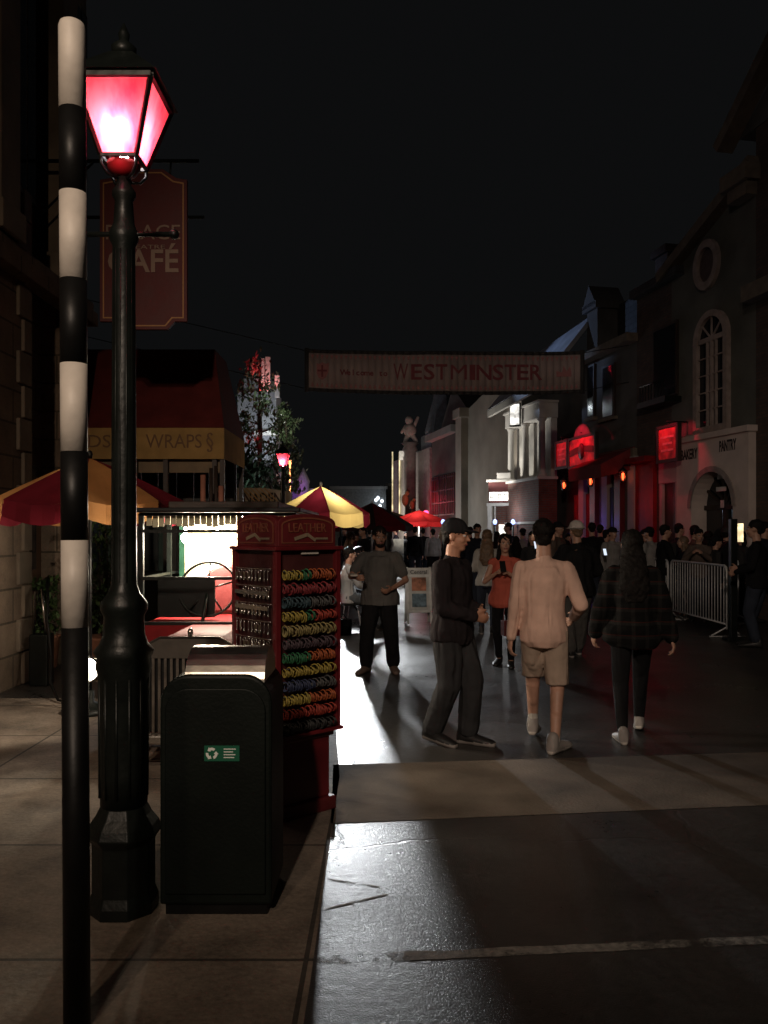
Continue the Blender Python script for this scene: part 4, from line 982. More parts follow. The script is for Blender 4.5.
# R4 theatre
f4 = Fac('theatre', 'pale theatre with a columned portico lit white and a bluish roof', 582, 466)
wallm = mat('theatre_wall', (.33, .29, .24), .92, 0, .22, .9, .4, 12)
g = MB(); ff = f4.x(522)
g.box(-f4.len, ff, 0, 6, 0, 6.6); g.prism([(-f4.len, 6.6), (ff, 6.6), (ff, 7.4), (ff-1.2, 7.4)], 6, 'y', 0); g.build('wall', wallm, f4.t)
g = MB(); g.box(ff, 0, .6, 6, 0, 6.2); g.build('side_wall', darkstucco, f4.t)
bluer = mat('pale_roof_boards', (.34, .36, .40), .8, 0, .25, 2, .4, 12)
g = MB(); g.add([(ff-.2, -1.1, 5.7), (-.05, -1.1, 5.9), (-.05, .4, 7.75), (ff-.2, .4, 7.5)], [(0, 1, 2, 3)])
g.build('roof', bluer, f4.t, solid=.12)
g = MB(); g.bar((ff-.2, -1.1, 5.6), (-.05, -1.1, 5.8), .1, .22)
for k in range(6): X = ff+(-ff)*k/6+.1; g.bar((X, -1.1, 5.6+.2*k/6), (X, .4, 7.4+.2*k/6), .1, .14)
g.build('rafters', greystucco, f4.t)
# portico
g = MB(); pA, pB = f4.xd(542, .45), f4.xd(511, .45)
colm = mat('white_plaster', (.55, .53, .50), .85, 0, .18, 1.8, .4, 12)
zT, zM = f4.zd(525, 408, .45), f4.zd(525, 480, .45)
for X in (pA, (pA*.5+pB*.5), pB):
    g = MB(); g.lathe([(.15, zM), (.15, zM+.10), (.105, zM+.14), (.095, zT-.6), (.14, zT-.55), (.14, zT-.5)], (X, -.45, 0), 18); g.build('column', colm, f4.t)
g = MB(); g.box(pB-.16, pA+.16, -.60, 0, zT-.5, zT-.05); g.box(pB-.22, pA+.22, -.66, 0, zT-.05, zT+.02); g.build('entablature', colm, f4.t, .01)
g = MB(); g.box(pB-.1, pA+.1, -.2, -.01, zM, zT-.5); g.build('portico_back', mat('stained_plaster', (.5, .48, .44), .9, 0, .5, 1.4, .4, 10), f4.t)
g = MB(); g.box(pB-.1, pA+.1, -.60, -.01, 0, zM-.05); g.build('brick_block', brickred, f4.t)
g = MB(); g.box(pB-.16, pA+.16, -.66, 0, zM-.06, zM+.02); g.box(pB-.13, pA+.13, -.63, -.58, 1.9, 1.97); g.build('stone_band', colm, f4.t)
# pilaster strip at far end
g = MB(); g.box(-f4.len-.5, -f4.len+.3, -.3, 1, 0, f4.z(464, 412)); g.box(-f4.len-.6, -f4.len+.4, -.4, 1.05, f4.z(464, 412)-.3, f4.z(464, 410)); g.build('end_pilaster', wallm, f4.t, .01)
# lit sign over portico
t = thing('portico_sign', 'white lit sign box high on the theatre portico', 'sign', f4.world(f4.xd(515, .8), -.8, 0), RZ+R(50))
g = MB(); g.box(-.15, .15, -.05, .05, zT-.55, zT+.1); g.build('sign_face', emis('sign_light_white', (1, .97, .9), .9, .6, 7), t, .01)
g = MB(); g.box(-.17, .17, -.03, .07, zT-.60, zT+.14); g.build('frame', iron, t)
# marquee booth
Ym = 27.5
mk = thing('marquee_booth', 'small white lit ticket booth with a glowing marquee before the theatre', 'ticket booth', (gx(501, Ym), Ym, 0), R(-20))
hm = 12/F*Ym*1.05; zt_ = zpy(482, Ym); zb_ = zpy(503, Ym)
g = MB(); g.box(-hm, hm, -.03, 1.2, zb_, zt_); g.build('marquee', mat('marquee_dark_red', (.1, .02, .02), .6), mk, .01)
g = MB(); g.box(-hm-.05, hm+.05, -.10, 1.22, zb_-.1, zb_); g.box(-hm-.05, hm+.05, -.10, 1.22, zt_, zt_+.08); g.box(-hm*.3, hm*.8, -.06, .1, zt_+.08, zt_+.3)
for x in (-hm+.04, hm-.04): g.box(x-.07, x+.07, -.05, .09, 0, zb_)
g.box(-hm*.55, -hm*.45, .0, .1, 0, zb_); g.build('white_trim', colm, mk, .005)
g = MB(); g.box(-hm*.9, hm*.6, -.09, -.035, zb_+.08, zb_+.36); g.build('lit_panel', emis('marquee_light', (1, .97, .9), 2.2, .5, 9), mk)
g = MB()
for k in range(9): x = -hm*.8+k*hm*.16; g.box(x, x+.035, -.094, -.0905, zb_+.14, zb_+.30)
g.build('marks', blackpaint, mk)
g = MB(); g.box(-hm+.1, hm-.1, .3, 1.1, 0, zb_-.1); g.build('booth_wall', brickred, mk)
g = MB(); g.box(-hm*.3, hm*.5, .24, .3, 1.55, 1.9); g.build('lit_window', emis('booth_window', (1, .95, .85), 1.2, .4, 6), mk)
lamp('portico_light', 'SPOT', f4.world(f4.x(524), -2.2, 2.9), 260, (1, .95, .85), .1, f4.world(f4.x(528), -.3, 4.6), 75)
lamp('roof_light', 'SPOT', f4.world(f4.x(545), -4.2, 7.2), 240, (.45, .62, 1), .1, f4.world(f4.x(566), -.3, 6.9), 55)
lamp('marquee_light', 'POINT', (gx(496, Ym), Ym-1.0, 2.3), 26, WHITE, .1)
lamp('wall_wash', 'SPOT', f4.world(f4.x(500), -5, 1.0), 130, (1, .9, .74), .2, f4.world(f4.x(495), 0, 4), 80, .9)
for (px) in (495, 513, 443):
    t = thing('lamp_post', {495: 'short lamp with a bluish light left of the ticket booth door', 513: 'short lamp with a bluish light right of the ticket booth door', 443: 'small bluish light beside the capped man, far off'}[px], 'lamp', (gx(px, 26.5), 26.5, 0))
    g = MB(); g.tube([(0, 0, 0), (0, 0, 1.9)], .03, 8); g.lathe([(.08, 0), (.08, .04), (.03, .06)], n=10); g.build('post', iron, t)
    g = MB(); g.ell((0, 0, 1.97), (.065, .065, .09)); g.build('globe', emis('blue_globe', (.35, .45, 1), 2.6), t)
# R5 dark building further on
f5 = Fac('hall', 'dark hall with red lattice windows beyond the theatre', 458, 432)
g = MB(); rbox(g, 0, -f5.len, 0, 6, 0, 6.2); g.prism([(0, 6.2), (-f5.len, 6.2), (-f5.len, 6.4), (-f5.len*.5, 8.2), (0, 6.9)], 5, 'y', .4); g.build('wall', darkstucco, f5.t)
for k in range(3):
    X = -f5.len*(.2+.3*k); g = MB(); g.box(X-.6, X+.6, -.05, 0, 2.4, 4.2); wo = g.build('window', mat('dull_red_window', (.12, .02, .025), .5), f5.t)
    g = MB()
    for j in range(5): g.box(X-.6+j*.29, X-.56+j*.29, -.09, -.052, 2.4, 4.2)
    for j in range(4): g.box(X-.6, X+.6, -.085, -.053, 2.4+j*.55, 2.44+j*.55)
    g.build('lattice', darkwood, wo)
g = MB(); rbox(g, .1, -f5.len, -.35, 0, 5.9, 6.2); g.build('cornice', greystucco, f5.t)
g = MB(); rbox(g, 0, -f5.len, -.2, 0, 2.0, 2.2); g.build('string_course', greystucco, f5.t)
# R6 far playful facade with statue and lit strips
f6 = Fac('arcade', 'far pale arcade front with light strips, lit red at its base', 430, 392)
g = MB(); rbox(g, 0, -f6.len*.98, 0, 5, 0, f6.z(405, 457)); g.build('wall', mat('arcade_wall', (.30, .28, .27), .85), f6.t)
g = MB(); X = f6.x(424); g.lathe([(.9, 6.4), (.95, 6.6), (.55, 8.2), (.12, 10.2), (.02, 10.6)], (X, 1, 0), 8, False); g.box(X-1, X+1, .1, 2, 0, 6.45); g.build('turret', mat('turret_blue_grey', (.14, .17, .20), .7), f6.t)
neon = emis('light_strip', (1, .85, .5), .55, .95, 1.6)
for px in (392.5, 399.5):
    g = MB(); p = at(px, 532, 46); g.box(p.x-.035, p.x+.035, 45.9, 46.0, 1.7, zpy(452, 46))
    tag(g.build('light_strip', neon), 'tall warm light strip, the ' + ('left' if px < 395 else 'right') + ' one of the far pair', 'light strip', 'tall light strips far up the street')
g = MB(); p = at(401, 455, 45.5); g.box(p.x-.1, p.x+1.2, 45.4, 45.6, 5.6, 6.1); tag(g.build('roof_sign', mat('arcade_sign_white', (.7, .7, .7), .6)), 'small pale sign on top of the far arcade', 'sign')
lamp('arcade_light', 'POINT', (gx(404, 44), 44.3, 5.2), 45, (1, .9, .75), .1)
lamp('arcade_red', 'POINT', (gx(422, 40), 38.6, 3.1), 30, (1, .03, .08), .1)
lamp('statue_light', 'SPOT', (gx(410, 36), 38, 3.0), 110, (1, .85, .7), .1, at(410, 432, 42), 40)
for i, px in enumerate((419, 426)):
    g = MB(); p = at(px, 513, 37.4); g.ell(p, (.12, .12, .12)); g.tube([p, (p.x, p.y+.3, p.z), (p.x, p.y+2.2, p.z)], .02, 6)
    tag(g.build('red_lamp', emis('red_bulb', (1, .03, .10), 9)), 'bright red lamp above the far red parasol, the ' + ['left', 'right'][i] + ' one', 'lamp', 'red lamps above the far parasol')
for i, (px, py, s_) in enumerate(((405, 500, .6), (412, 505, .45))):
    g = MB(); p = at(px, py, 41); g.ell(p, (.28*s_, .1, .5*s_)); g.ell(p+V((.1, 0, .55*s_)), (.18*s_, .1, .2*s_)); g.tube([p+V((0, 0, -.3)), p+V((0, 1.2, -.3))], .03, 6)
    tag(g.build('figure_sign', mat('orange_figure', (.5, .3, .12), .6)), ['orange figure shaped sign on the far arcade', 'smaller orange figure shaped sign on the far arcade'][i], 'sign')
# rooftop statue group
t = thing('rooftop_statue', 'pale rounded statue group on a pedestal above the far arcade', 'statue', (gx(410, 42), 42, 0))
g = MB(); stm = mat('statue_stone', (.42, .36, .32), .8)
zb_ = zpy(452, 42)
g.lathe([(.3, 0), (.3, zb_), (.4, zb_+.1), (.3, zb_+.3), (.45, zb_+.45), (.3, zb_+.5)], n=12); g.build('pedestal', mat('pedestal_grey', (.16, .15, .14), .7), t)
g = MB(); g.ell((0, 0, zb_+1.1), (.33, .28, .36)); g.ell((-.05, 0, zb_+1.6), (.2, .2, .23)); cap(g, (-.2, 0, zb_+1.3), .1, (-.42, 0, zb_+1.0), .07); cap(g, (.2, 0, zb_+1.3), .1, (.40, 0, zb_+1.75), .07); cap(g, (-.1, 0, zb_+.9), .14, (-.25, -.1, zb_+.5), .1); cap(g, (.1, 0, zb_+.9), .14, (.3, -.1, zb_+.55), .1)
g.build('figure', stm, t)
# far centre block and neighbours
def block(name, label, px0, px1, pyt, Y, dep, m, extra=None):
    t = thing(name, label, 'building', ((gx(px0, Y)+gx(px1, Y))/2, Y, 0)); h = abs(gx(px1, Y)-gx(px0, Y))/2
    g = MB(); g.box(-h, h, 0, dep, 0, zpy(pyt, Y)); g.build('wall', m, t)
    g = MB(); g.box(-h-.1, h+.1, -.15, dep+.1, zpy(pyt, Y), zpy(pyt, Y)+.2); g.build('parapet', greystucco, t)
    return t, h
farm = mat('far_grey_wall', (.22, .22, .21), .9)
t, h = block('soundstage', 'plain pale grey flat topped building at the end of the street', 331, 386, 489, 62, 12, farm)
g = MB()
for k in range(3): g.box(-h+.6+k*1.3, -h+1.5+k*1.3, -.08, 0, 1, 3.2)
g.build('shutter', darkstucco, t)
t, h = block('warehouse', 'dark low building right of the pale one at the end of the street', 387, 470, 486, 66, 10, darkstucco)
g = MB()
for k in range(4): g.box(-h+.8+k*1.5, -h+1.8+k*1.5, -.05, 0, 1.2, 2.6)
g.build('window', darkglass, t)
t, h = block('castle_front', 'far low facade lit purple and orange, behind the second street lamp', 250, 318, 492, 50, 6, mat('facade_mauve', (.3, .26, .3), .85))
g = MB()
for x in (-1.2, .2, 1.2): g.lathe([(.35, 0), (.35, zpy(490, 50)+.3), (.4, zpy(490, 50)+.5), (.02, zpy(478, 50)+.6)], (x, -.3, 0), 12)
g.build('turret', MATS['facade_mauve'], t)
lamp('purple_light', 'POINT', (gx(296, 48), 48, 3.6), 55, (.4, .12, 1), .1); lamp('orange_light', 'POINT', (gx(272, 48), 48, 3.2), 40, (1, .25, .1), .1)
# name wall on the left behind the stall
t = thing('name_wall', 'pale low fascia with dark letters NADEN behind the food stall', 'sign', (gx(257, 22), 22, 0))
g = MB(); g.box(-2.6, .9, 0, .3, zpy(512, 22), zpy(492, 22)); g.box(-2.4, .7, .3, .5, 0, 1.9); g.prism([(-2.6, zpy(492, 22)), (.9, zpy(492, 22)), (.2, zpy(488, 22)), (-2.0, zpy(488, 22))], .3, 'y', 0); g.build('fascia', mat('pale_fascia', (.4, .36, .3), .85), t)
text('lettering', 'NADEN', dkl, t, (.15, -.01, zpy(499, 22)), .42, width=38/F*22, bold=.008)
g = MB()
for k in range(6): g.bar((-.4+k*.12, -.05, zpy(488, 22)), (.05+k*.12, -.08, zpy(505, 22)), .035, .03)
g.build('slanted_slats', mat('tan_slat', (.4, .26, .12), .7), t)
lamp('fascia_light', 'POINT', (gx(250, 20), 20.6, 2.9), 6, WARM, .1)
for i, (px, py) in enumerate(((290, 462), (270, 461), (274, 463))):
    g = MB(); p = at(px, py, 45); r_ = .14 if i == 0 else .07; g.ell(p, (r_,)*3); g.tube([(p.x, p.y, 0), (p.x, p.y, p.z-.1)], .04, 6)
    tag(g.build('pole_light', emis('orange_bulb', (1, .33, .10), 5) if i == 0 else emis('pale_bulb', (1, .9, .8), 3)), ['orange light on a thin pole right of the far street lamp', 'tiny pale light, leftmost beside the far street lamp', 'tiny pale light between the orange light and its neighbour'][i], 'light')
for i, (px, py) in enumerate(((378, 498), (382, 501), (380, 506), (376, 500))):
    g = MB(); p = at(px, py, 60); g.ell(p, (.10, .06, .14)); g.tube([(p.x, p.y+.05, p.z), (p.x, 62.0, p.z)], .03, 6)
    tag(g.build('wall_light', emis('cool_bulb', (.75, .87, 1), 4)), 'small cool white light on the wall at the end of the street', 'light', 'cool white lights at the end of the street')

# tower and tree with red lights
t = thing('tower', 'tall pale tower with vertical fins lit red and white at left', 'tower', (gx(262, 44), 44, 0))
g = MB(); g.box(-1.3, .75, 0, 2.2, 0, zpy(392, 44)); g.box(-1.0, .45, .2, 2, zpy(392, 44), zpy(378, 44)); g.build('shaft', mat('tower_wall', (.32, .33, .36), .85), t)
g = MB(); X = gx(268.5, 44)-t.location.x; g.box(X-.12, X+.12, -.3, -.05, zpy(392, 44), zpy(358, 44)); g.box(X-.34, X-.20, -.2, .0, zpy(392, 44), zpy(359, 44)); g.box(X+.36, X+.6, -.2, 0, zpy(398, 44), zpy(376, 44)); g.build('fin', mat('fin_white', (.75, .72, .7), .7), t)
g = MB(); g.box(-.35, .95, -.4, 0, zpy(436, 44), zpy(432, 44)); g.box(-.1, .0, -.35, -.05, zpy(432, 44), zpy(416, 44)); g.build('ledge', MATS['fin_white'], t)
lamp('tower_light', 'SPOT', at(268.5, 384, 43.2)+V((0, -.3, -.9)), 140, (1, .25, .22), .05, at(268.5, 368, 43.9), 60)
lamp('tower_light', 'SPOT', at(272, 445, 41.6), 190, (.85, .92, 1), .05, at(270, 430, 44), 90)
lamp('tower_light', 'POINT', at(278, 425, 42.9), 14, (.9, 1, .85), .05)
def tree(loc, h, crown_r, crown_z0, n, label, seed, leaf=.16, m=None, lean=0):
    t = thing('tree', label, 'tree', loc); rnd = random.Random(seed)
    g = MB(); g.tube([(0, 0, 0), (.05, 0, h*.3), (.1, .05, h*.6), (.05, 0, h*.93)], [.2, .15, .10, .03], 10)
    limbs = []
    for k in range(16):
        z = h*.3+h*.6*k/16; a = k*2.4; l_ = crown_r*(.55+.4*rnd.random())*(1-.5*(k/16)); e = V((l_*cos(a), l_*sin(a), z+l_*.5)); limbs.append(e)
        g.tube([(.07, 0, z), (e.x*.5, e.y*.5, z+l_*.18), e], [.05, .035, .012], 6)
    g.build('trunk', mat('bark', (.06, .045, .03), .9), t)
    g = MB()
    for k in range(n):
        e = rnd.choice(limbs); c = e+V((rnd.gauss(0, .34), rnd.gauss(0, .34), rnd.gauss(0, .36)))*crown_r*.55
        m3 = M4.Rotation(rnd.uniform(0, 6), 3, 'Z') @ M4.Rotation(rnd.uniform(-1.5, 1.5), 3, 'X'); s_ = leaf*rnd.uniform(.5, 1.1)
        g.add([c+m3 @ V(p) for p in ((-s_*.45, 0, 0), (0, -s_, 0), (s_*.45, 0, .02), (0, s_, 0))], [(0, 1, 2, 3)])
    g.build('crown', m or mat('tree_leaf', (.07, .10, .045), .6, 0, .4, 3, .1, 10), t); return t
tree((gx(258, 38), 38, 0), zpy(343, 38), 1.25, 4, 1900, 'tall narrow tree before the tower, its tips lit red', 5)
tree((gx(282, 40), 41, 0), zpy(392, 41), 1.0, 4, 1500, 'shorter tree right of the tower, flecked with white light', 8)
tree((gx(250, 30), 30, 0), zpy(445, 30), 1.2, 3, 1600, 'dark low tree behind the food stall', 9)
lamp('tree_light', 'SPOT', at(262, 400, 36.6), 420, RED, .05, at(256, 352, 38), 30)
lamp('tree_light', 'POINT', at(254, 440, 37.2), 8, RED, .05)
lamp('tree_light', 'SPOT', at(285, 450, 38.5), 110, (.95, 1, .85), .05, at(280, 415, 41), 50)
lamp('tree_light', 'POINT', at(268, 398, 36.6), 26, (.85, .95, 1), .05)
lamp('tree_light', 'POINT', at(280, 420, 39.4), 34, (.95, 1, .85), .05)
lamp('tree_light', 'POINT', at(252, 351, 37.2), 16, RED, .05)
lamp('tree_light', 'POINT', at(262, 374, 37.0), 10, RED, .05)
lamp('tree_light', 'POINT', at(262, 505, 28.6), 26, (.6, .8, 1), .05)

# ------------------------------------------------------------------ barriers
def barrier(p0, p1, label):
    p0, p1 = V(p0), V(p1); d = p1-p0; L_ = d.length
    t = thing('crowd_barrier', label, 'barrier', p0, math.atan2(d.y, d.x), 'steel crowd barriers')
    g = MB(); r_ = .019
    g.tube([(0, 0, .12), (0, 0, 1.02), (.03, 0, 1.09), (.10, 0, 1.12), (L_-.10, 0, 1.12), (L_-.03, 0, 1.09), (L_, 0, 1.02), (L_, 0, .12)], r_, 10)
    g.tube([(0, 0, .2), (L_, 0, .2)], r_*.8, 8); g.build('frame', steel, t)
    g = MB(); n = int(L_/.115)
    for k in range(1, n): x = L_*k/n; g.tube([(x, 0, .2), (x, 0, 1.115)], .0085, 6)
    g.build('bars', steel, t)
    for x in (.0, L_):
        g = MB(); g.bar((x, -.28, .012), (x, .28, .012), .05, .012); g.tube([(x, -.25, .02), (x, 0, .16), (x, .25, .02)], .014, 6); g.build('foot', steel, t)
    return t
A = V((gx(727, 13.0), 13.0, 0)); B = V((gx(671, 15.5), 15.5, 0)); C_ = V((gx(668, 15.6), 15.6, 0)); D = V((gx(640, 17.6), 17.7, 0))
barrier(A, B, 'steel crowd barrier, the nearest and most fully seen one'); barrier(C_, D, 'steel crowd barrier continuing behind the plaid jacket')
barrier((gx(738, 14.9), 14.9, 0), (gx(728, 17.2), 17.2, 0), 'steel crowd barrier seen almost end on beside the dark post')
t = thing('queue_post', 'tall dark square post with a small lit sign at the queue', 'post', (gx(733, 12.6), 12.6, 0))
g = MB(); g.box(-.05, .05, -.05, .05, 0, zpy(519, 12.6)); g.box(-.12, .12, -.12, .12, 0, .05); g.build('post', iron, t, .006)
g = MB(); g.box(.07, .15, -.02, .04, 1.50, 1.78); g.tube([(.0, 0, 1.6), (.1, 0, 1.6)], .012, 6); g.build('lit_sign', emis('small_lit_sign', (1, .8, .45), 1.5, .4, 9), t)

# ------------------------------------------------------------------ A-frame board
t = thing('sandwich_board', 'white A-frame board headed Central with two pictures', 'sandwich board', (gx(419, 14.6), 14.9, 0), R(8))
wf = mat('white_board_frame', (.65, .65, .63), .5)
for s_ in (-1, 1):
    m_ = rx(R(9*s_)); g = MB()
    for x in (-.21, .21): g.box(x-.02, x+.02, -.012, .012, 0, 1.02, m_, (0, 0, 1.0))
    for z in (.22, .86, .985): g.box(-.21, .21, -.012, .012, z-.02, z+.02, m_, (0, 0, 1.0))
    o = g.build('frame', wf, t, .003)
    g = MB(); g.box(-.19, .19, -.006, .006, .24, .98, m_, (0, 0, 1.0)); g.build('panel', mat('pale_panel', (.5, .5, .48), .6), o)
    if s_ == -1:
        pass
# front face is the one leaning toward the camera
def onf(x, z, o=.012): 
    p = rx(R(-9)) @ V((x, -o, z-1.0)); return (p.x, p.y, p.z+1.0)
o = text('lettering', 'Central', mat('board_lettering', (.03, .03, .04), .6), t, onf(0, .925, .016), .10, rot=(R(90-9), 0, 0), width=.30)
for i, (z, c) in enumerate(((.71, (.35, .14, .08)), (.42, (.12, .18, .22)))):
    g = MB(); g.box(-.13, .13, -.016, -.008, z-.12, z+.12, rx(R(-9)), (0, 0, 1.0)); g.build('picture', mat('picture_%d' % i, c, .4, 0, .8, 9, 0), t)
# bench signs far white panel
g = MB(); p = at(396, 546, 30); g.box(p.x-.28, p.x+.28, 30, 30.04, .5, 1.4); g.box(p.x-.26, p.x-.22, 30.04, 30.08, 0, 1.35); g.box(p.x+.22, p.x+.26, 30.04, 30.08, 0, 1.35)
tag(g.build('notice_board', mat('white_notice', (.75, .75, .73), .7)), 'white upright notice board far up the street', 'notice board')
# white lit stall under the far red parasol
t = thing('vendor_cart', 'white lit vendor cart under the far red parasol', 'cart', (gx(413, 37), 37, 0))
g = MB(); g.box(-1.2, 1.0, -.3, .3, .3, 1.25); g.box(-1.25, 1.05, -.35, .35, 1.25, 1.3); g.build('body', mat('cart_white', (.75, .74, .7), .5), t, .01)
g = MB()
for x in (-.8, .6): g.torus((x, -.33, .25), .22, .03, 'y', 20, 6)
g.build('wheel', iron, t)
lamp('cart_light', 'POINT', (gx(417, 36), 35.7, 1.98), 60, (1, .93, .85), .1)
# floodlight on a stand, hidden behind the parasol
t = thing('floodlight', 'floodlight on a stand behind the yellow and crimson parasol', 'floodlight', (-.84, 16.12, 0))
g = MB(); g.tube([(0, 0, .3), (0, 0, 2.0)], .02, 8)
for k in range(3): a = 2*pi*k/3; g.tube([(0, 0, .55), (.4*cos(a), .4*sin(a), .02)], .014, 6)
g.build('stand', iron, t)
g = MB(); g.box(-.14, .14, .0, .10, 2.0, 2.24); g.build('housing', iron, t, .01)
g = MB(); g.box(-.12, .12, -.008, -.001, 2.02, 2.22); g.build('lens', emis('flood_lens', (.9, .96, 1), 30), t)
# cart body below the parasol
t = thing('souvenir_cart', 'dark souvenir cart under the yellow and crimson parasol', 'cart', (gx(312, 13.3), 13.3, 0))
g = MB(); g.box(-.5, .28, -.35, .35, .35, .95); g.box(-.52, .30, -.38, .38, .95, 1.0); g.build('body', darkred, t, .01)
g = MB()
for x in (-.35, .2): g.torus((x, -.4, .3), .26, .025, 'y', 22, 6)
g.build('wheel', iron, t)

# ------------------------------------------------------------------ people
SK = mat('skin_light', (.48, .27, .19), .5, 0, .12, 12, .1, 60); SKD = mat('skin_tan', (.34, .18, .12), .5, 0, .12, 12, .1, 60)
EYEW = mat('eye_white', (.55, .52, .5), .3, 0, 0.01, 5, 0); EYED = mat('eye_dark', (.02, .012, .01), .25, 0, .01, 5, 0); LIP = mat('lip', (.30, .10, .09), .5, 0, .1, 9, 0)
HAIRD = mat('dark_hair', (.010, .008, .007), .65, 0, .5, 30, .8, 90, .15, .008); HAIRB = mat('light_brown_hair', (.16, .10, .06), .5, 0, .4, 30, .6, 90, .4, .006)
def remesh(mb, vox, sm=2, disp=0, dscale=.1, zmin=None):
    me = bpy.data.meshes.new('tmp'); me.from_pydata(mb.v, [], mb.f)
    o = bpy.data.objects.new('tmp', me); COL.objects.link(o)
    r_ = o.modifiers.new('r', 'REMESH'); r_.mode = 'VOXEL'; r_.voxel_size = vox; r_.use_smooth_shade = True
    s_ = o.modifiers.new('s', 'SMOOTH'); s_.factor = .6; s_.iterations = sm
    if disp:
        if 'fold' not in bpy.data.textures:
            bpy.data.textures.new('fold', 'CLOUDS').noise_scale = .16
            bpy.data.textures.new('hairt', 'CLOUDS').noise_scale = .03
        d = o.modifiers.new('d', 'DISPLACE'); d.texture = bpy.data.textures['fold' if dscale > .05 else 'hairt']; d.strength = disp; d.mid_level = .5
    bpy.context.view_layer.update()
    out = bpy.data.meshes.new_from_object(o.evaluated_get(bpy.context.evaluated_depsgraph_get()))
    bpy.data.objects.remove(o)
    for p in out.polygons: p.use_smooth = True
    return out
def ik(a, b, l1, l2, pole):
    d = b-a; D_ = d.length; D_ = min(D_, (l1+l2)*.999); u = d.normalized()
    x = (l1*l1-l2*l2+D_*D_)/(2*D_); h = math.sqrt(max(0, l1*l1-x*x))
    p = (pole-u*pole.dot(u)); p = p.normalized() if p.length > 1e-6 else V((0, 1, 0))
    return a+u*x+p*h, a+u*D_
SHOE = {}
def shoe_mesh(kind, m_up, m_sole):
    key = kind+m_up.name+m_sole.name
    if key in SHOE: return SHOE[key]
    g = MB()
    def prof(y): # half width
        return .036+.012*sin(max(0, min(1, (y+.07)/.27))*pi*.62)
    rings = []
    for i in range(13):
        y = -.075+.275*i/12; w_ = prof(y)*(1 if i < 10 else (1-.28*(i-9)/3*1.1)); top = .085 if i < 4 else .085-.052*(i-3)/9
        if i in (0,): w_ *= .75
        if i == 12: w_ *= .75; top *= .8
        rings.append((V((0, y, (top)/2)), V((w_, 0, 0)), V((0, 0, top/2+.006))))
    g.loft(rings, 16); cap(g, (0, -.035, .05), .043, (0, -.03, .10), .042)
    me = remesh(g, .009, 2)
    for v_ in me.vertices:
        if v_.co.z < .006: v_.co.z = .0
    me.materials.clear(); me.materials.append(m_up); me.materials.append(m_sole)
    for p in me.polygons: p.material_index = 1 if p.center.z < .026 else 0
    SHOE[key] = me; return me
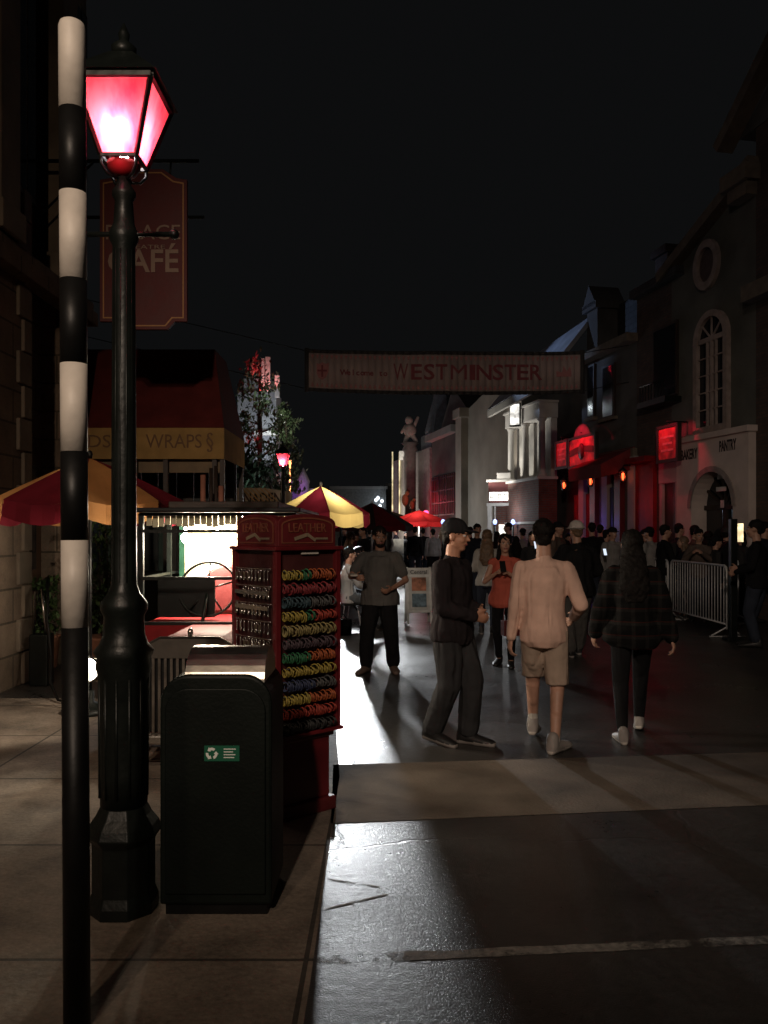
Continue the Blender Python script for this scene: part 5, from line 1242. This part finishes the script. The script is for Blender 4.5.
def person(label, loc, yaw, H=1.72, female=False, build=1.0, feet=None, hands=None, elbow=None, lean=(0, 0), hip=(0, 0), hipdrop=0, skin=SK,
           head=(0, 0), hair='short', hairm=HAIRD, shirt=None, sleeve='long', shirt_len=0, loose=1.0, bottom=None, blen='long', tight=False, shoe=None, sole=None, sock=None,
           cap_m=None, vox=.012, beard=False, curl=.7, group=None, lite=False, seated=False):
    k = H/1.72; t_loc = V(loc)
    hipz = .905*k-hipdrop; hw_ = .085*k; sw = (.150 if female else .172)*k*(.5+.5*build)
    feet = feet or [(-.09, 0, 0, .12, 0), (.09, .05, 0, -.12, 0)]
    hands = hands or [(-.25, .03, .80), (.25, .03, .80)]
    pel = V((hip[0], hip[1], hipz)); ch = pel+V((lean[0]*.8, lean[1]*.8, .40*k)); sh = pel+V((lean[0], lean[1], .505*k)); nk = sh+V((lean[0]*.15, lean[1]*.15+.01, .075*k))
    hc = nk+V((0, .02*k, .135*k))
    hips = [pel+V((s_*hw_, 0, -.01)) for s_ in (-1, 1)]; shs = [sh+V((s_*sw, 0, -.045*k)) for s_ in (-1, 1)]
    up_l, lo_l = .418*k, .405*k; ank = []
    for (x, y, z, yw, pt) in feet: ank.append(V((x, y, z+.095*k)))
    legs = []
    for i in (0, 1):
        a = hips[i]; yw = feet[i][3]
        kn, e = ik(a, ank[i], up_l, lo_l, V((-sin(yw)*.5+(i*2-1)*.05, 1, .25 if seated else 0))); legs.append((a, kn, e))
    ua, fa = .29*k, .255*k; arms = []
    for i in (0, 1):
        s_ = i*2-1; pole = V(elbow[i]) if elbow else V((s_*.5, -1, -.1)); hnd = V(hands[i])*k if False else V(hands[i])
        e, w_ = ik(shs[i], hnd, ua, fa, pole); arms.append((shs[i], e, w_))
    fem = female
    def torso(g, m, lo=-.10, hi=.50, flare=0, bulk=1.0):
        prof = [(-.13, .11, .09), (-.08, .165 if not fem else .172, .112), (.0, .165 if not fem else .172, .115), (.10, .148 if not fem else .135, .105), (.18, .145 if not fem else .128, .102), (.28, .158 if not fem else .142, .115),
                (.38, .165 if not fem else .145, .12 if not fem else .125), (.44, .155 if not fem else .132, .10), (.48, .12, .085), (.51, .08, .07)]
        rings = []
        pr = [(z, a, b_) for z, a, b_ in prof if lo-.001 <= z <= hi+.001]
        if pr[0][0] > lo: 
            pr = [(lo, pr[0][1], pr[0][2])]+pr
        for z, a, b_ in pr:
            f_ = max(0, min(1, z/.505)); c = pel.lerp(sh, f_) if z > 0 else pel+V((0, 0, 0))
            c = V((c.x, c.y, pel.z+z*k)); bl = build if z < .35 else .5+.5*build
            fl = flare*max(0, (.25-z)/.35)
            belly = (build-1)*.10 if .0 < z < .3 else 0
            rings.append((c+V((0, belly*.5, 0)), V((a*k*bl*bulk+m+fl, 0, 0)), V((0, b_*k*bl*bulk+m+fl+belly*.3, 0))))
        g.loft(rings, 20)
    # body
    g = MB(); torso(g, 0)
    fw = .92 if fem else 1.0
    for (a, kn, e) in legs: cap(g, a, .088*k*build**.5, kn, .057*k); cap(g, kn, .057*k, e, .036*k); cap(g, kn+(e-kn)*.12+V((0, -.018, 0)), .05*k, kn+(e-kn)*.5+V((0, -.014, 0)), .042*k)
    for i, e in enumerate(ank):
        y_ = feet[i][3]; d = V((-sin(y_), cos(y_), 0)); cap(g, e-V((0, 0, .045*k)), .034*k, e+d*.12*k-V((0, 0, .062*k)), .026*k)
    for i, (a, el, wr) in enumerate(arms):
        cap(g, a, .052*k*fw*build**.5, el, .037*k*fw); cap(g, el, .038*k*fw, wr, .025*k*fw)
        fd = (wr-el).normalized(); inward = V((-(i*2-1), .3, 0)); pn = (inward-fd*inward.dot(fd)).normalized(); sd = fd.cross(pn).normalized()
        rot = M4((sd, fd, pn)).transposed()
        g.ell(wr+fd*.045*k, (.038*k, .052*k, .016*k), rot)
        fl_ = [.040, .044, .041, .032]
        for q in range(4):
            off_ = (q-1.5)*.0195*k; b0 = wr+fd*(.078-abs(q-1.5)*.006)*k+sd*off_; an = curl*.6; d1 = (fd*cos(an)+pn*sin(an)+sd*(q-1.5)*.05).normalized(); b1 = b0+d1*fl_[q]*k
            an2 = curl*1.5; d2 = (fd*cos(an2)+pn*sin(an2)); b2 = b1+d2*.028*k; an3 = curl*2.1; d3 = fd*cos(an3)+pn*sin(an3); b3 = b2+d3*.018*k
            cap(g, b0, .0095*k, b1, .0088*k, 8); cap(g, b1, .0088*k, b2, .008*k, 8); cap(g, b2, .008*k, b3, .0072*k, 8)
        sg = 1 if sd.y > 0 or abs(sd.y) < .2 and sd.z > 0 else -1
        th0 = wr+fd*.02*k+sd*sg*.028*k; th1 = th0+(fd*.6+sd*sg*.75+pn*.25).normalized()*.042*k; th2 = th1+(fd*.9+sd*sg*.15+pn*.4).normalized()*.032*k
        cap(g, th0, .014*k, th1, .0105*k, 8); cap(g, th1, .0105*k, th2, .009*k, 8)
    cap(g, sh-V((0, 0, .01)), .062*k*fw, hc+V((0, -.015, -.07))*k, .055*k*fw)
    for i in (0, 1): cap(g, sh+V((0, 0, -.005*k)), .052*k*fw, shs[i], .052*k*fw)
    HR = M4.Rotation(head[0], 3, 'Z') @ M4.Rotation(head[1], 3, 'X')
    k0 = k; kh = k*1.05
    def Hp(x, y, z): return hc+HR @ (V((x, y, z))*kh)
    def He(gg, c, r_, rot=None): gg.ell(Hp(*c), tuple(q*kh for q in r_), HR @ rot if rot is not None else HR, 16, 10)
    He(g, (0, -.01, .03), (.073, .092, .088)); He(g, (0, .02, -.03), (.060, .070, .085)); He(g, (0, .042, -.088), (.038, .038, .027))
    He(g, (0, .086, .024), (.046, .012, .010)); He(g, (0, .088, -.060), (.023, .010, .009))
    cap(g, Hp(0, .086, .008), .009*k, Hp(0, .104, -.026), .0125*k, 8)
    for s_ in (-1, 1):
        He(g, (s_*.073, -.005, -.008), (.012, .020, .030)); He(g, (s_*.028, .080, .004), (.013, .009, .008)); He(g, (s_*.035, .055, -.03), (.022, .025, .022))
    me = remesh(g, vox*.62 if not lite else vox, 2)
    me.materials.clear()
    for m_ in (skin, EYEW, EYED, LIP, hairm): me.materials.append(m_)
    iHR = HR.inverted()
    if not lite:
        for p in me.polygons:
            if p.center.z < hc.z-.1: continue
            q = iHR @ (V(p.center)-hc)/kh
            if q.y > .06:
                for s_ in (-1, 1):
                    dx, dz = q.x-s_*.028, q.z-.004
                    if (dx/.013)**2+(dz/.007)**2 < 1: p.material_index = 2 if dx*dx+dz*dz < .0055**2 else 1
                    if abs(q.x-s_*.03) < .016 and .016 < q.z < .024: p.material_index = 4
                if abs(q.x) < .023 and -.068 < q.z < -.051: p.material_index = 3
    root = bpy.data.objects.new('person', me); COL.objects.link(root); root.location = t_loc; root.rotation_euler = (0, 0, yaw); tag(root, label, 'person', group)
    def child(name, g_, m_, v_=vox, sm=2, disp=0, ds=.1, post=None):
        mm = remesh(g_, v_, sm, disp, ds); mm.materials.clear()
        for q in (m_ if isinstance(m_, list) else [m_]): mm.materials.append(q)
        if post: post(mm)
        o = bpy.data.objects.new(name, mm); COL.objects.link(o); o.parent = root; return o
    # bottoms
    if bottom:
        g = MB(); mt_ = .006 if tight else .018*loose
        torso(g, mt_, -.13, .10)
        for (a, kn, e) in legs:
            if blen == 'long':
                cap(g, a, .092*k*build**.5+mt_, kn, .060*k+mt_*1.3); lo_e = kn+(e-kn)*.93
                cap(g, kn, .060*k+mt_*1.3, lo_e, .040*k+mt_*(1.0 if tight else 1.7)); cap(g, kn+(e-kn)*.15+V((0, -.016, 0)), .05*k+mt_, kn+(e-kn)*.5+V((0, -.012, 0)), .044*k+mt_)
            else:
                u_ = (kn-a)
                g.loft([(a+V((0, 0, .05)), V((.08*k, 0, 0)), V((0, .09*k, 0))), (a, V((.098*k, 0, 0)), V((0, .10*k, 0))), (a+u_*.6, V((.092*k, 0, 0)), V((0, .095*k, 0))), (a+u_*.97, V((.09*k, 0, 0)), V((0, .092*k, 0)))], 16)
        child('trousers' if blen == 'long' else 'shorts', g, bottom, disp=0 if tight else .022, sm=2)
    if sock:
        for (a, kn, e) in legs:
            g = MB(); cap(g, kn+(e-kn)*.64, .041*k, e-V((0, 0, .02)), .039*k); child('sock', g, sock)
    if shirt:
        g = MB(); ms = .016*loose
        torso(g, ms, -.10-shirt_len, .50, flare=.012*loose)
        cap(g, sh+V((0, 0, -.01)), .066*k*fw+ms*.5, sh+V((0, 0, .03*k)), .060*k*fw+ms*.3)
        for i, (a, el, wr) in enumerate(arms):
            cap(g, sh+V((0, 0, -.015)), .056*k+ms*.5, a, .054*k*fw+ms*.8)
            if sleeve == 'short': cap(g, a, .058*k*build**.5+ms, a+(el-a)*.66, .050*k+ms)
            elif sleeve == 'long': cap(g, a, .057*k*build**.5*fw+ms, el, .043*k*fw+ms*1.15); cap(g, el, .043*k*fw+ms*1.15, el+(wr-el)*.93, .029*k*fw+ms*.8)
        child('shirt', g, shirt, disp=.018*loose)
    # shoes
    if shoe:
        sm_ = shoe_mesh('shoe', shoe, sole or shoe)
        for i in (0, 1):
            x, y, z, yw, pt = feet[i]
            o = bpy.data.objects.new('shoe', sm_); COL.objects.link(o); o.parent = root
            o.location = (ank[i].x, ank[i].y, ank[i].z-.095*k) if not pt else (ank[i].x, ank[i].y, ank[i].z-.085*k)
            o.rotation_mode = 'XYZ'; o.rotation_euler = (pt, 0, yw); o.scale = (k*(1.04 if fem else 1.14),)*3
    # hair
    g = MB()
    if hair:
        He(g, (0, -.018, .045), (.081, .097, .086)); He(g, (0, -.055, -.02), (.060, .042, .055))
        if hair == 'long':
            He(g, (0, -.03, .03), (.088, .098, .095))
            for s_ in (-1, 1): He(g, (s_*.062, -.02, -.06), (.026, .05, .11)); He(g, (s_*.075, -.02, -.18), (.03, .045, .12))
            b0 = Hp(0, -.06, .02); bd_ = sh+V((0, -.13*k, -.26*k))
            g.loft([(b0, V((.05, 0, 0)), V((0, .03, 0))), (Hp(0, -.07, -.05), V((.088, 0, 0)), V((0, .045, 0))), (sh+V((0, -.10*k, .0)), V((.115, 0, 0)), V((0, .05, 0))), (bd_+V((0, 0, .1)), V((.12, 0, 0)), V((0, .04, 0))), (bd_, V((.07, 0, 0)), V((0, .03, 0)))], 16)
        if hair == 'bun': He(g, (0, -.09, .09), (.04, .04, .04))
        child('hair', g, hairm, v_=min(vox, .010), sm=1, disp=.022, ds=.01)
    if beard:
        g = MB(); He(g, (0, .040, -.088), (.046, .046, .034)); He(g, (0, .083, -.047), (.030, .012, .006))
        for s_ in (-1, 1): He(g, (s_*.052, .025, -.055), (.014, .030, .040))
        child('beard', g, hairm, v_=.008, disp=.006, ds=.01)
    if cap_m:
        g = MB()
        if cap_m[0] == 'cap':
            He(g, (0, -.012, .052), (.087, .103, .085))
            He(g, (0, .115, .042), (.066, .068, .009), rx(-.12))
            def post(mm):
                for v_ in mm.vertices:
                    q = iHR @ (v_.co-hc)/kh
                    if q.z < .022 and q.y < .075: q.z = .022; v_.co = hc+HR @ (q*kh)
            child('cap', g, cap_m[1], v_=.008, post=post)
        else:
            He(g, (0, -.012, .06), (.090, .105, .083)); He(g, (0, -.0, .040), (.125, .145, .012))
            child('hat', g, cap_m[1], v_=.010)
    root['k'] = 0; del root['k']
    return root
def prop(name, label, cat, g, m, loc, rot=(0, 0, 0), bevel=.003):
    o = g.build(name, m, None, bevel); o.location = loc; o.rotation_euler = rot; tag(o, label, cat); return o
fb = lambda n, c, **k: cloth('fabric_'+n, c, 0, fold=.95, **k)
white_s = mat('shoe_white', (.30, .27, .25), .6); black_s = mat('shoe_black', (.015, .014, .014), .5)
brown_s = mat('shoe_brown', (.13, .09, .07), .6)
HI = .011
# 1 man in cream long-sleeved shirt walking away
person('man seen from behind in cream long sleeved shirt, beige shorts and white socks', (gx(544, 6.3), 6.3, 0), R(-4), 1.72, build=.98, feet=[(-.05, .30, .03, -.2, -.12), (.07, -.10, 0, -.62, 0)],
       hands=[(-.25, .05, .80), (.25, .20, .98)], elbow=[(-.3, -1, 0), (.35, -1, -.2)], lean=(.0, .01), skin=SK, hair='short', shirt=fb('cream', (.72, .48, .38)), sleeve='long', shirt_len=.03, loose=.8,
       bottom=fb('beige', (.42, .32, .25)), blen='short', sock=fb('sock_white', (.6, .56, .5)), shoe=white_s, sole=whitepaint, vox=HI, head=(-.15, 0))
# 2 woman in plaid
plaid = bpy.data.materials.new('plaid_flannel'); plaid.use_nodes = True
nt = plaid.node_tree; N = nt.nodes; L = nt.links; pb = N['Principled BSDF']; tcn = N.new('ShaderNodeTexCoord'); sp = N.new('ShaderNodeSeparateXYZ'); L.new(tcn.outputs['Object'], sp.inputs[0])
def bandn(sock, sc, th):
    a = N.new('ShaderNodeMath'); a.operation = 'MULTIPLY'; a.inputs[1].default_value = sc; L.new(sock, a.inputs[0])
    f_ = N.new('ShaderNodeMath'); f_.operation = 'FRACT'; L.new(a.outputs[0], f_.inputs[0])
    c = N.new('ShaderNodeMath'); c.operation = 'GREATER_THAN'; c.inputs[1].default_value = th; L.new(f_.outputs[0], c.inputs[0]); return c.outputs[0]
b1, b2 = bandn(sp.outputs['Z'], 9.5, .72), bandn(sp.outputs['X'], 9.5, .72); b3 = bandn(sp.outputs['Z'], 9.5, .93)
m1 = N.new('ShaderNodeMixRGB'); m1.inputs[1].default_value = (.007, .007, .007, 1); m1.inputs[2].default_value = (.022, .021, .020, 1)
sm_ = N.new('ShaderNodeMath'); sm_.operation = 'ADD'; L.new(b1, sm_.inputs[0]); L.new(b2, sm_.inputs[1]); hf = N.new('ShaderNodeMath'); hf.operation = 'MULTIPLY'; hf.inputs[1].default_value = .5; L.new(sm_.outputs[0], hf.inputs[0])
L.new(hf.outputs[0], m1.inputs[0]); m2_ = N.new('ShaderNodeMixRGB'); L.new(b3, m2_.inputs[0]); L.new(m1.outputs[0], m2_.inputs[1]); m2_.inputs[2].default_value = (.04, .013, .011, 1); L.new(m2_.outputs[0], pb.inputs['Base Color']); pb.inputs['Roughness'].default_value = .9; pb.inputs['Specular IOR Level'].default_value = .1
blk = fb('black', (.010, .010, .011)); 
person('woman seen from behind with long dark hair, loose plaid shirt and white sneakers', (gx(633, 6.6), 6.62, 0), R(-8), 1.64, female=True, feet=[(-.10, -.16, 0, .12, 0), (.085, .20, .02, -.15, -.25)],
       hands=[(-.28, .10, .82), (.30, -.02, .80)], lean=(0, 0), skin=SK, hair='long', shirt=plaid, sleeve='long', shirt_len=.04, loose=2.5, bottom=blk, tight=True, shoe=white_s, sole=whitepaint, vox=HI)
# 3 man in cap walking right
person('man in a dark cap and black sweater walking right, hands held before him', (gx(452, 6.45), 6.45, 0), R(-122), 1.72, build=1.05, feet=[(-.07, .10, 0, .1, 0), (.07, -.14, .012, -.1, -.12)],
       hands=[(-.06, .20, 1.04), (.06, .22, 1.01)], elbow=[(-.7, -.8, -.6), (.7, -.8, -.6)], lean=(0, .0), skin=mat('skin_warm', (.5, .25, .16), .5), head=(.25, -.06), hair='short', shirt=fb('dark_sweater', (.022, .018, .020)), sleeve='long', loose=1.5, shirt_len=.03,
       bottom=fb('grey_jeans', (.036, .036, .038)), shoe=black_s, sole=white_s, vox=HI, cap_m=('cap', fb('cap_black', (.02, .02, .022))), curl=.95)
# 4 bearded man standing
person('bearded man in grey T-shirt and black trousers standing in the glare', (gx(380, 9.8), 9.8, 0), R(172), 1.69, build=1.22, feet=[(-.16, 0, 0, .30, 0), (.15, .10, 0, -.35, 0)],
       hands=[(-.16, .17, .99), (.22, .36, 1.13)], elbow=[(-.9, -.8, -.2), (.8, -.5, -.6)], skin=SKD, head=(.35, -.1), hair='short', beard=True, shirt=fb('grey', (.11, .106, .10)), sleeve='short', loose=1.35,
       bottom=blk, shoe=brown_s, vox=HI, curl=.9)
g = MB(); g.box(-.04, .04, -.05, .05, -.008, .012); prop('snack_tray', 'small pale snack tray in the hand of the bearded man', 'tray', g, mat('paper_tray', (.6, .55, .48), .7), (gx(380, 9.8)-.30, 9.42, 1.16), (.1, 0, .2))
# 5 woman in red top
person('woman in an orange red top with long dark hair, holding a phone at her chest', (gx(505, 10.2), 10.2, 0), R(165), 1.60, female=True, build=1.1, feet=[(-.08, .05, 0, .1, 0), (.09, -.12, .0, -.15, 0)],
       hands=[(-.06, .24, 1.16), (.07, .22, 1.16)], elbow=[(-1, -.5, -.9), (1, -.5, -.9)], skin=SK, head=(.25, 0), hair='long', shirt=fb('orange_red', (.50, .11, .075)), sleeve='none', shirt_len=.03, loose=1.3, bottom=blk, tight=True, shoe=black_s, vox=HI, curl=.9)
g = MB(); g.box(-.036, .036, -.004, .004, -.07, .07); prop('phone', 'dark phone held by the woman in the orange red top', 'phone', g, blackpaint, (gx(505, 10.2)-.07, 9.90, 1.24), (-.5, 0, .1))
# handbag of the woman
g = MB(); g.box(-.11, .11, -.05, .05, 0, .18); g.tube([(-.1, 0, .18), (-.08, 0, .33), (.08, 0, .33), (.1, 0, .18)], .008, 6); prop('handbag', 'dark red handbag hanging beside the woman in the orange red top', 'bag', g, mat('bag_red', (.12, .02, .02), .5), (gx(509, 10)+.0, 9.85, .42), (0, 0, .3), .02)
# 6 man in white hat
person('man in a white hat and dark jacket seen from behind', (gx(578, 10.9), 10.95, 0), R(12), 1.76, build=1.2, feet=[(-.11, .0, 0, .1, 0), (.11, .22, 0, -.1, 0)], hands=[(-.2, .30, 1.08), (.22, .28, 1.06)], elbow=[(-.8, -.8, -.5), (.8, -.8, -.5)],
       skin=SK, hair='short', hairm=HAIRB, shirt=fb('jacket_black', (.012, .012, .013)), loose=2.0, shirt_len=.02, bottom=fb('light_jeans', (.09, .085, .08)), shoe=black_s, sole=white_s, vox=HI, cap_m=('bucket', fb('hat_white', (.6, .54, .5))))
# crowd variants
VX = .016
navy = fb('navy', (.016, .018, .028)); char = fb('charcoal', (.035, .034, .034)); lg = fb('light_grey', (.27, .26, .25)); tan = fb('tan', (.12, .09, .075)); jeans = fb('jeans', (.035, .042, .06)); maroon = fb('maroon', (.07, .015, .018)); offw = fb('off_white', (.42, .40, .37))
crowd_specs = [
 dict(H=1.76, shirt=blk, bottom=jeans, hair='short', build=1.08, hands=[(-.2, .26, 1.05), (.2, .28, 1.1)], elbow=[(-.8, -.8, -.4), (.8, -.8, -.4)]),
 dict(H=1.64, female=True, shirt=char, bottom=blk, hair='long', loose=1.6),
 dict(H=1.72, shirt=navy, bottom=blk, hair='short', loose=1.7, cap_m=('cap', blk)),
 dict(H=1.66, female=True, shirt=maroon, bottom=jeans, hair='long', hairm=HAIRB, tight=True, hands=[(-.10, .22, 1.05), (.25, .05, .78)]),
 dict(H=1.80, shirt=char, bottom=jeans, hair='short', feet=[(-.1, -.15, 0, .1, 0), (.1, .22, .02, -.1, 0)], hands=[(-.26, .12, .84), (.26, -.08, .84)]),
]
crowd_specs += [
 dict(H=1.74, shirt=tan, bottom=blk, hair='short', loose=2.2, build=1.2, cap_m=('bucket', char), hands=[(-.1, .24, 1.15), (.25, .05, .8)], elbow=[(-.8, -.6, -.6), (.4, -1, 0)]),
 dict(H=1.62, female=True, shirt=navy, bottom=jeans, hair='bun', loose=1.2, head=(.5, -.2), hands=[(-.08, .28, 1.22), (.08, .28, 1.22)], elbow=[(-.8, -.5, -.8), (.8, -.5, -.8)])]
protos = []
far_y = 0
def crowd(i, px, Y, yaw, label, shirtm=None, group='people in the crowd', sc=1.0, x=None):
    while len(protos) <= i: protos.append(None)
    loc = V((x if x is not None else gx(px, Y), Y, 0))
    if protos[i] is None:
        sp_ = dict(crowd_specs[i]); o = person(label, loc, yaw, vox=VX, lite=False, shoe=black_s, sole=(white_s if i % 2 else black_s), group=group, **sp_); protos[i] = o
    else:
        o = copy_tree(protos[i]); o.location = loc; o.rotation_euler = (0, 0, yaw)
    o['label'] = label; o['group'] = group; o['category'] = 'person'
    o.scale = (sc, sc, sc)
    if shirtm:
        for c in o.children:
            if c.name.split('.')[0] == 'shirt': c.material_slots[0].link = 'OBJECT'; c.material_slots[0].material = shirtm
    return o
crowd(0, 0, 11.9, R(60), 'dark figure at the right edge standing by the queue post', x=gx(757, 11.9), sc=1.02)
crowd(1, 742, 15.8, R(100), 'dark haired figure just behind the queue post')
crowd(2, 650, 16.6, R(30), 'person in a light grey top leaning at the left end of the barrier', lg)
crowd(3, 666, 18.8, R(-100), 'brown haired woman in the queue beside the light grey top')
crowd(4, 678, 17.6, R(-80), 'tall dark figure in the queue behind the nearest barrier, left of the beige one', navy)
crowd(0, 694, 17.2, R(-110), 'person in a beige top in the queue behind the nearest barrier', tan)
crowd(1, 708, 17.0, R(-70), 'woman in charcoal in the queue, right of the beige top')
crowd(2, 718, 18.4, R(-100), 'capped figure in the queue before the arched doorway')
crowd(4, 703, 19.6, R(80), 'tall figure at the back of the queue before the arched doorway')
crowd(0, 640, 20.4, R(-90), 'dark figure at the back by the red lit shop front')
crowd(3, 657, 20.8, R(70), 'woman at the back by the red lit shop front')
crowd(1, 626, 19.0, R(160), 'dark haired woman seen over the plaid shoulder, to its left')
crowd(2, 612, 17.4, R(200), 'capped figure behind the white hat, right of it')
crowd(4, 600, 20.6, R(-30), 'tall figure before the dark tavern door')
crowd(0, 560, 19.3, R(20), 'dark figure just left of the white hat')
crowd(3, 551, 22, R(180), 'woman far behind the cream shirt')
crowd(1, 533, 15.5, R(150), 'dark haired woman behind the left shoulder of the cream shirt')
crowd(2, 523, 22.5, R(10), 'capped figure before the brick block of the theatre')
crowd(3, 487, 13.4, R(-10), 'woman with light brown hair behind the capped man', offw)
crowd(4, 477, 18.3, R(190), 'tall dark figure between the capped man and the ticket booth')
crowd(0, 470, 22.5, R(0), 'dark figure far behind the capped man')
crowd(1, 497, 24, R(0), 'dark haired woman before the ticket booth door')
crowd(4, 415, 27.5, R(-5), 'dark figure walking away in the middle of the far street', blk)
crowd(0, 423, 31, R(10), 'dark figure a little right of the middle of the far street')
crowd(2, 433, 28.5, R(5), 'figure in a light top walking away in the far street', lg)
crowd(3, 441, 29, R(-5), 'woman beside the light top in the far street', blk)
crowd(1, 406, 33, R(180), 'woman standing by the far red parasol')
crowd(4, 396, 37, R(80), 'tall figure by the far notice board')
crowd(0, 364, 21, R(120), 'dark figure in the shade behind the bearded man, right of the parasol')
crowd(3, 356, 24, R(200), 'woman in the shade between the bearded man and the parasol')
crowd(2, 376, 27, R(30), 'capped figure in the shade above the head of the bearded man')
crowd(1, 387, 30, R(40), 'dark haired woman in the shade right of the head of the bearded man')
crowd(4, 345, 27, R(150), 'tall figure in the deep shade under the parasol edge')
qn = [(664, 15.9, 'seen through the barrier beside its left post'), (684, 15.8, 'seen through the middle of the nearest barrier'), (699, 15.4, 'leaning near the middle of the nearest barrier'), (715, 15.2, 'seen through the right half of the nearest barrier'),
      (726, 16.4, 'just left of the dark queue post'), (752, 17.6, 'beyond the queue post near the right edge'), (764, 15.0, 'at the right edge behind the nearest dark figure'), (672, 20.6, 'at the back under the square red sign'),
      (688, 21.0, 'at the back by the left corner of the pale ground floor'), (730, 19.6, 'at the back beside the arched doorway'), (646, 18.2, 'behind the light grey top'), (632, 22.0, 'at the back by the tavern pilaster'),
      (618, 21.2, 'at the back below the rightmost wall lantern'), (606, 19.0, 'before the purple lit door'), (592, 18.4, 'just right of the white hat'), (585, 22.4, 'before the red tavern door'),
      (569, 21.4, 'just behind the white hat'), (557, 16.8, 'over the right shoulder of the cream shirt'), (541, 20.0, 'hidden mostly by the head of the cream shirt man'), (516, 19.5, 'between the orange red top and the cream shirt'),
      (509, 22.5, 'behind the woman in the orange red top'), (463, 20.0, 'just right of the cap'), (350, 19.0, 'in the shade under the parasol, nearest of those'), (369, 31.0, 'small and far in the shade above the bearded man'), (383, 34.0, 'small and far, left of the notice board')]
for j, (px, Y, wl) in enumerate(qn):
    crowd(j*3 % 7, px, Y, R((j*77) % 360 if j % 3 else -90), ['dark clad figure', 'shadowy person', 'half hidden figure'][j % 3]+' '+wl, [None, char, navy, blk, tan][(j*2) % 5], sc=[1, .93, 1.04, .9, .98, 1.06][j % 6])
# seated pair with chairs
def chair(loc, yaw, label):
    t = thing('folding_chair', label, 'chair', loc, yaw, 'folding chairs')
    g = MB(); g.box(-.21, .21, -.2, .2, .43, .455); g.build('seat', blackpaint, t, .006)
    g = MB(); g.box(-.21, .21, -.235, -.215, .62, .86); g.build('backrest', blackpaint, t, .006)
    for (x, y, y2) in ((-.2, -.22, -.24), (.2, -.22, -.24)): 
        g = MB(); g.tube([(x, y-.06, 0), (x, y, .44), (x, y2, .88)], .012, 8); g.build('leg', steel, t)
    for x in (-.2, .2):
        g = MB(); g.tube([(x, .24, 0), (x, .17, .44)], .012, 8); g.build('leg', steel, t)
    return t
def seated(label, loc, yaw, **kw):
    return person(label, loc, yaw, hipdrop=.905*(kw.get('H', 1.7)/1.72)-.56, hip=(0, -.03), feet=[(-.12, .46, 0, .15, 0), (.12, .52, 0, -.15, 0)], hands=kw.pop('hands', [(-.12, .30, .68), (.12, .34, .68)]), seated=True, vox=.013, **kw)
seated('seated person in pale top and grey jeans at the edge of the parasol', (gx(350, 13.9), 13.9, 0), R(-75), H=1.7, shirt=fb('pale_top', (.4, .4, .4)), bottom=fb('grey_trousers', (.10, .11, .12)), shoe=black_s, sole=white_s, hair='short', skin=SK)
chair((gx(350, 13.9), 13.9, 0), R(-75), 'folding chair under the seated person in a pale top')
seated('seated person in dark clothes just behind the pale topped one', (gx(360, 15.2), 15.0, 0), R(-100), H=1.68, shirt=char, bottom=blk, shoe=black_s, sole=white_s, hair='long', female=True, skin=SK)
chair((gx(360, 15.2), 15.0, 0), R(-100), 'folding chair under the seated person in dark clothes')
g = MB(); g.box(-.12, .12, -.08, .08, 0, .26); g.box(-.10, .10, -.095, -.08, .04, .16); g.tube([(-.06, 0, .26), (0, 0, .34), (.06, 0, .26)], .010, 6); prop('backpack', 'small black backpack on the ground beside the seated pair', 'backpack', g, blk, (gx(343, 13.2), 13.25, 0), (0, 0, .4), .03)
# packs carried and small lit screens in the crowd
for i, (px, Y, yaw) in enumerate(((678, 17.6, -80), (606, 19.0, -30), (415, 27.5, -5), (726, 16.4, 60))):
    y_ = R(yaw); bx, by = gx(px, Y)+sin(y_)*.19, Y-cos(y_)*.19
    g = MB(); g.box(-.14, .14, -.07, .07, 1.0, 1.42); g.box(-.11, .11, -.10, -.07, 1.04, 1.24); g.tube([(-.09, .07, 1.40), (-.11, .14, 1.47), (-.11, .22, 1.40)], .012, 6); g.tube([(.09, .07, 1.40), (.11, .14, 1.47), (.11, .22, 1.40)], .012, 6)
    prop('backpack', ['dark backpack on the tall figure behind the nearest barrier', 'dark backpack worn before the purple lit door', 'dark backpack on the figure walking away up the far street', 'dark backpack worn just left of the queue post'][i], 'backpack', g, [charm, navy, blk, maroon][i] if False else [char, navy, blk, maroon][i], (bx, by, 0), (0, 0, y_), .03)
scr = emis('phone_screen', (.75, .85, 1), 1.1)
for i, (px, py, Y) in enumerate(((605, 552, 16.6), (536, 545, 15.0), (462, 547, 17.6))):
    g = MB(); g.box(-.038, .038, .0, .007, -.075, .075); o = g.build('phone', blackpaint, None, .002); o.location = at(px, py, Y); o.rotation_euler = (-.35, 0, .3)
    tag(o, ['phone with a lit screen held before the tavern, right of the white hat', 'phone with a lit screen beside the neck of the cream shirt man', 'phone with a lit screen just right of the cap'][i], 'phone')
    g = MB(); g.box(-.033, .033, -.0015, -.0003, -.068, .068); g.build('screen', scr, o)
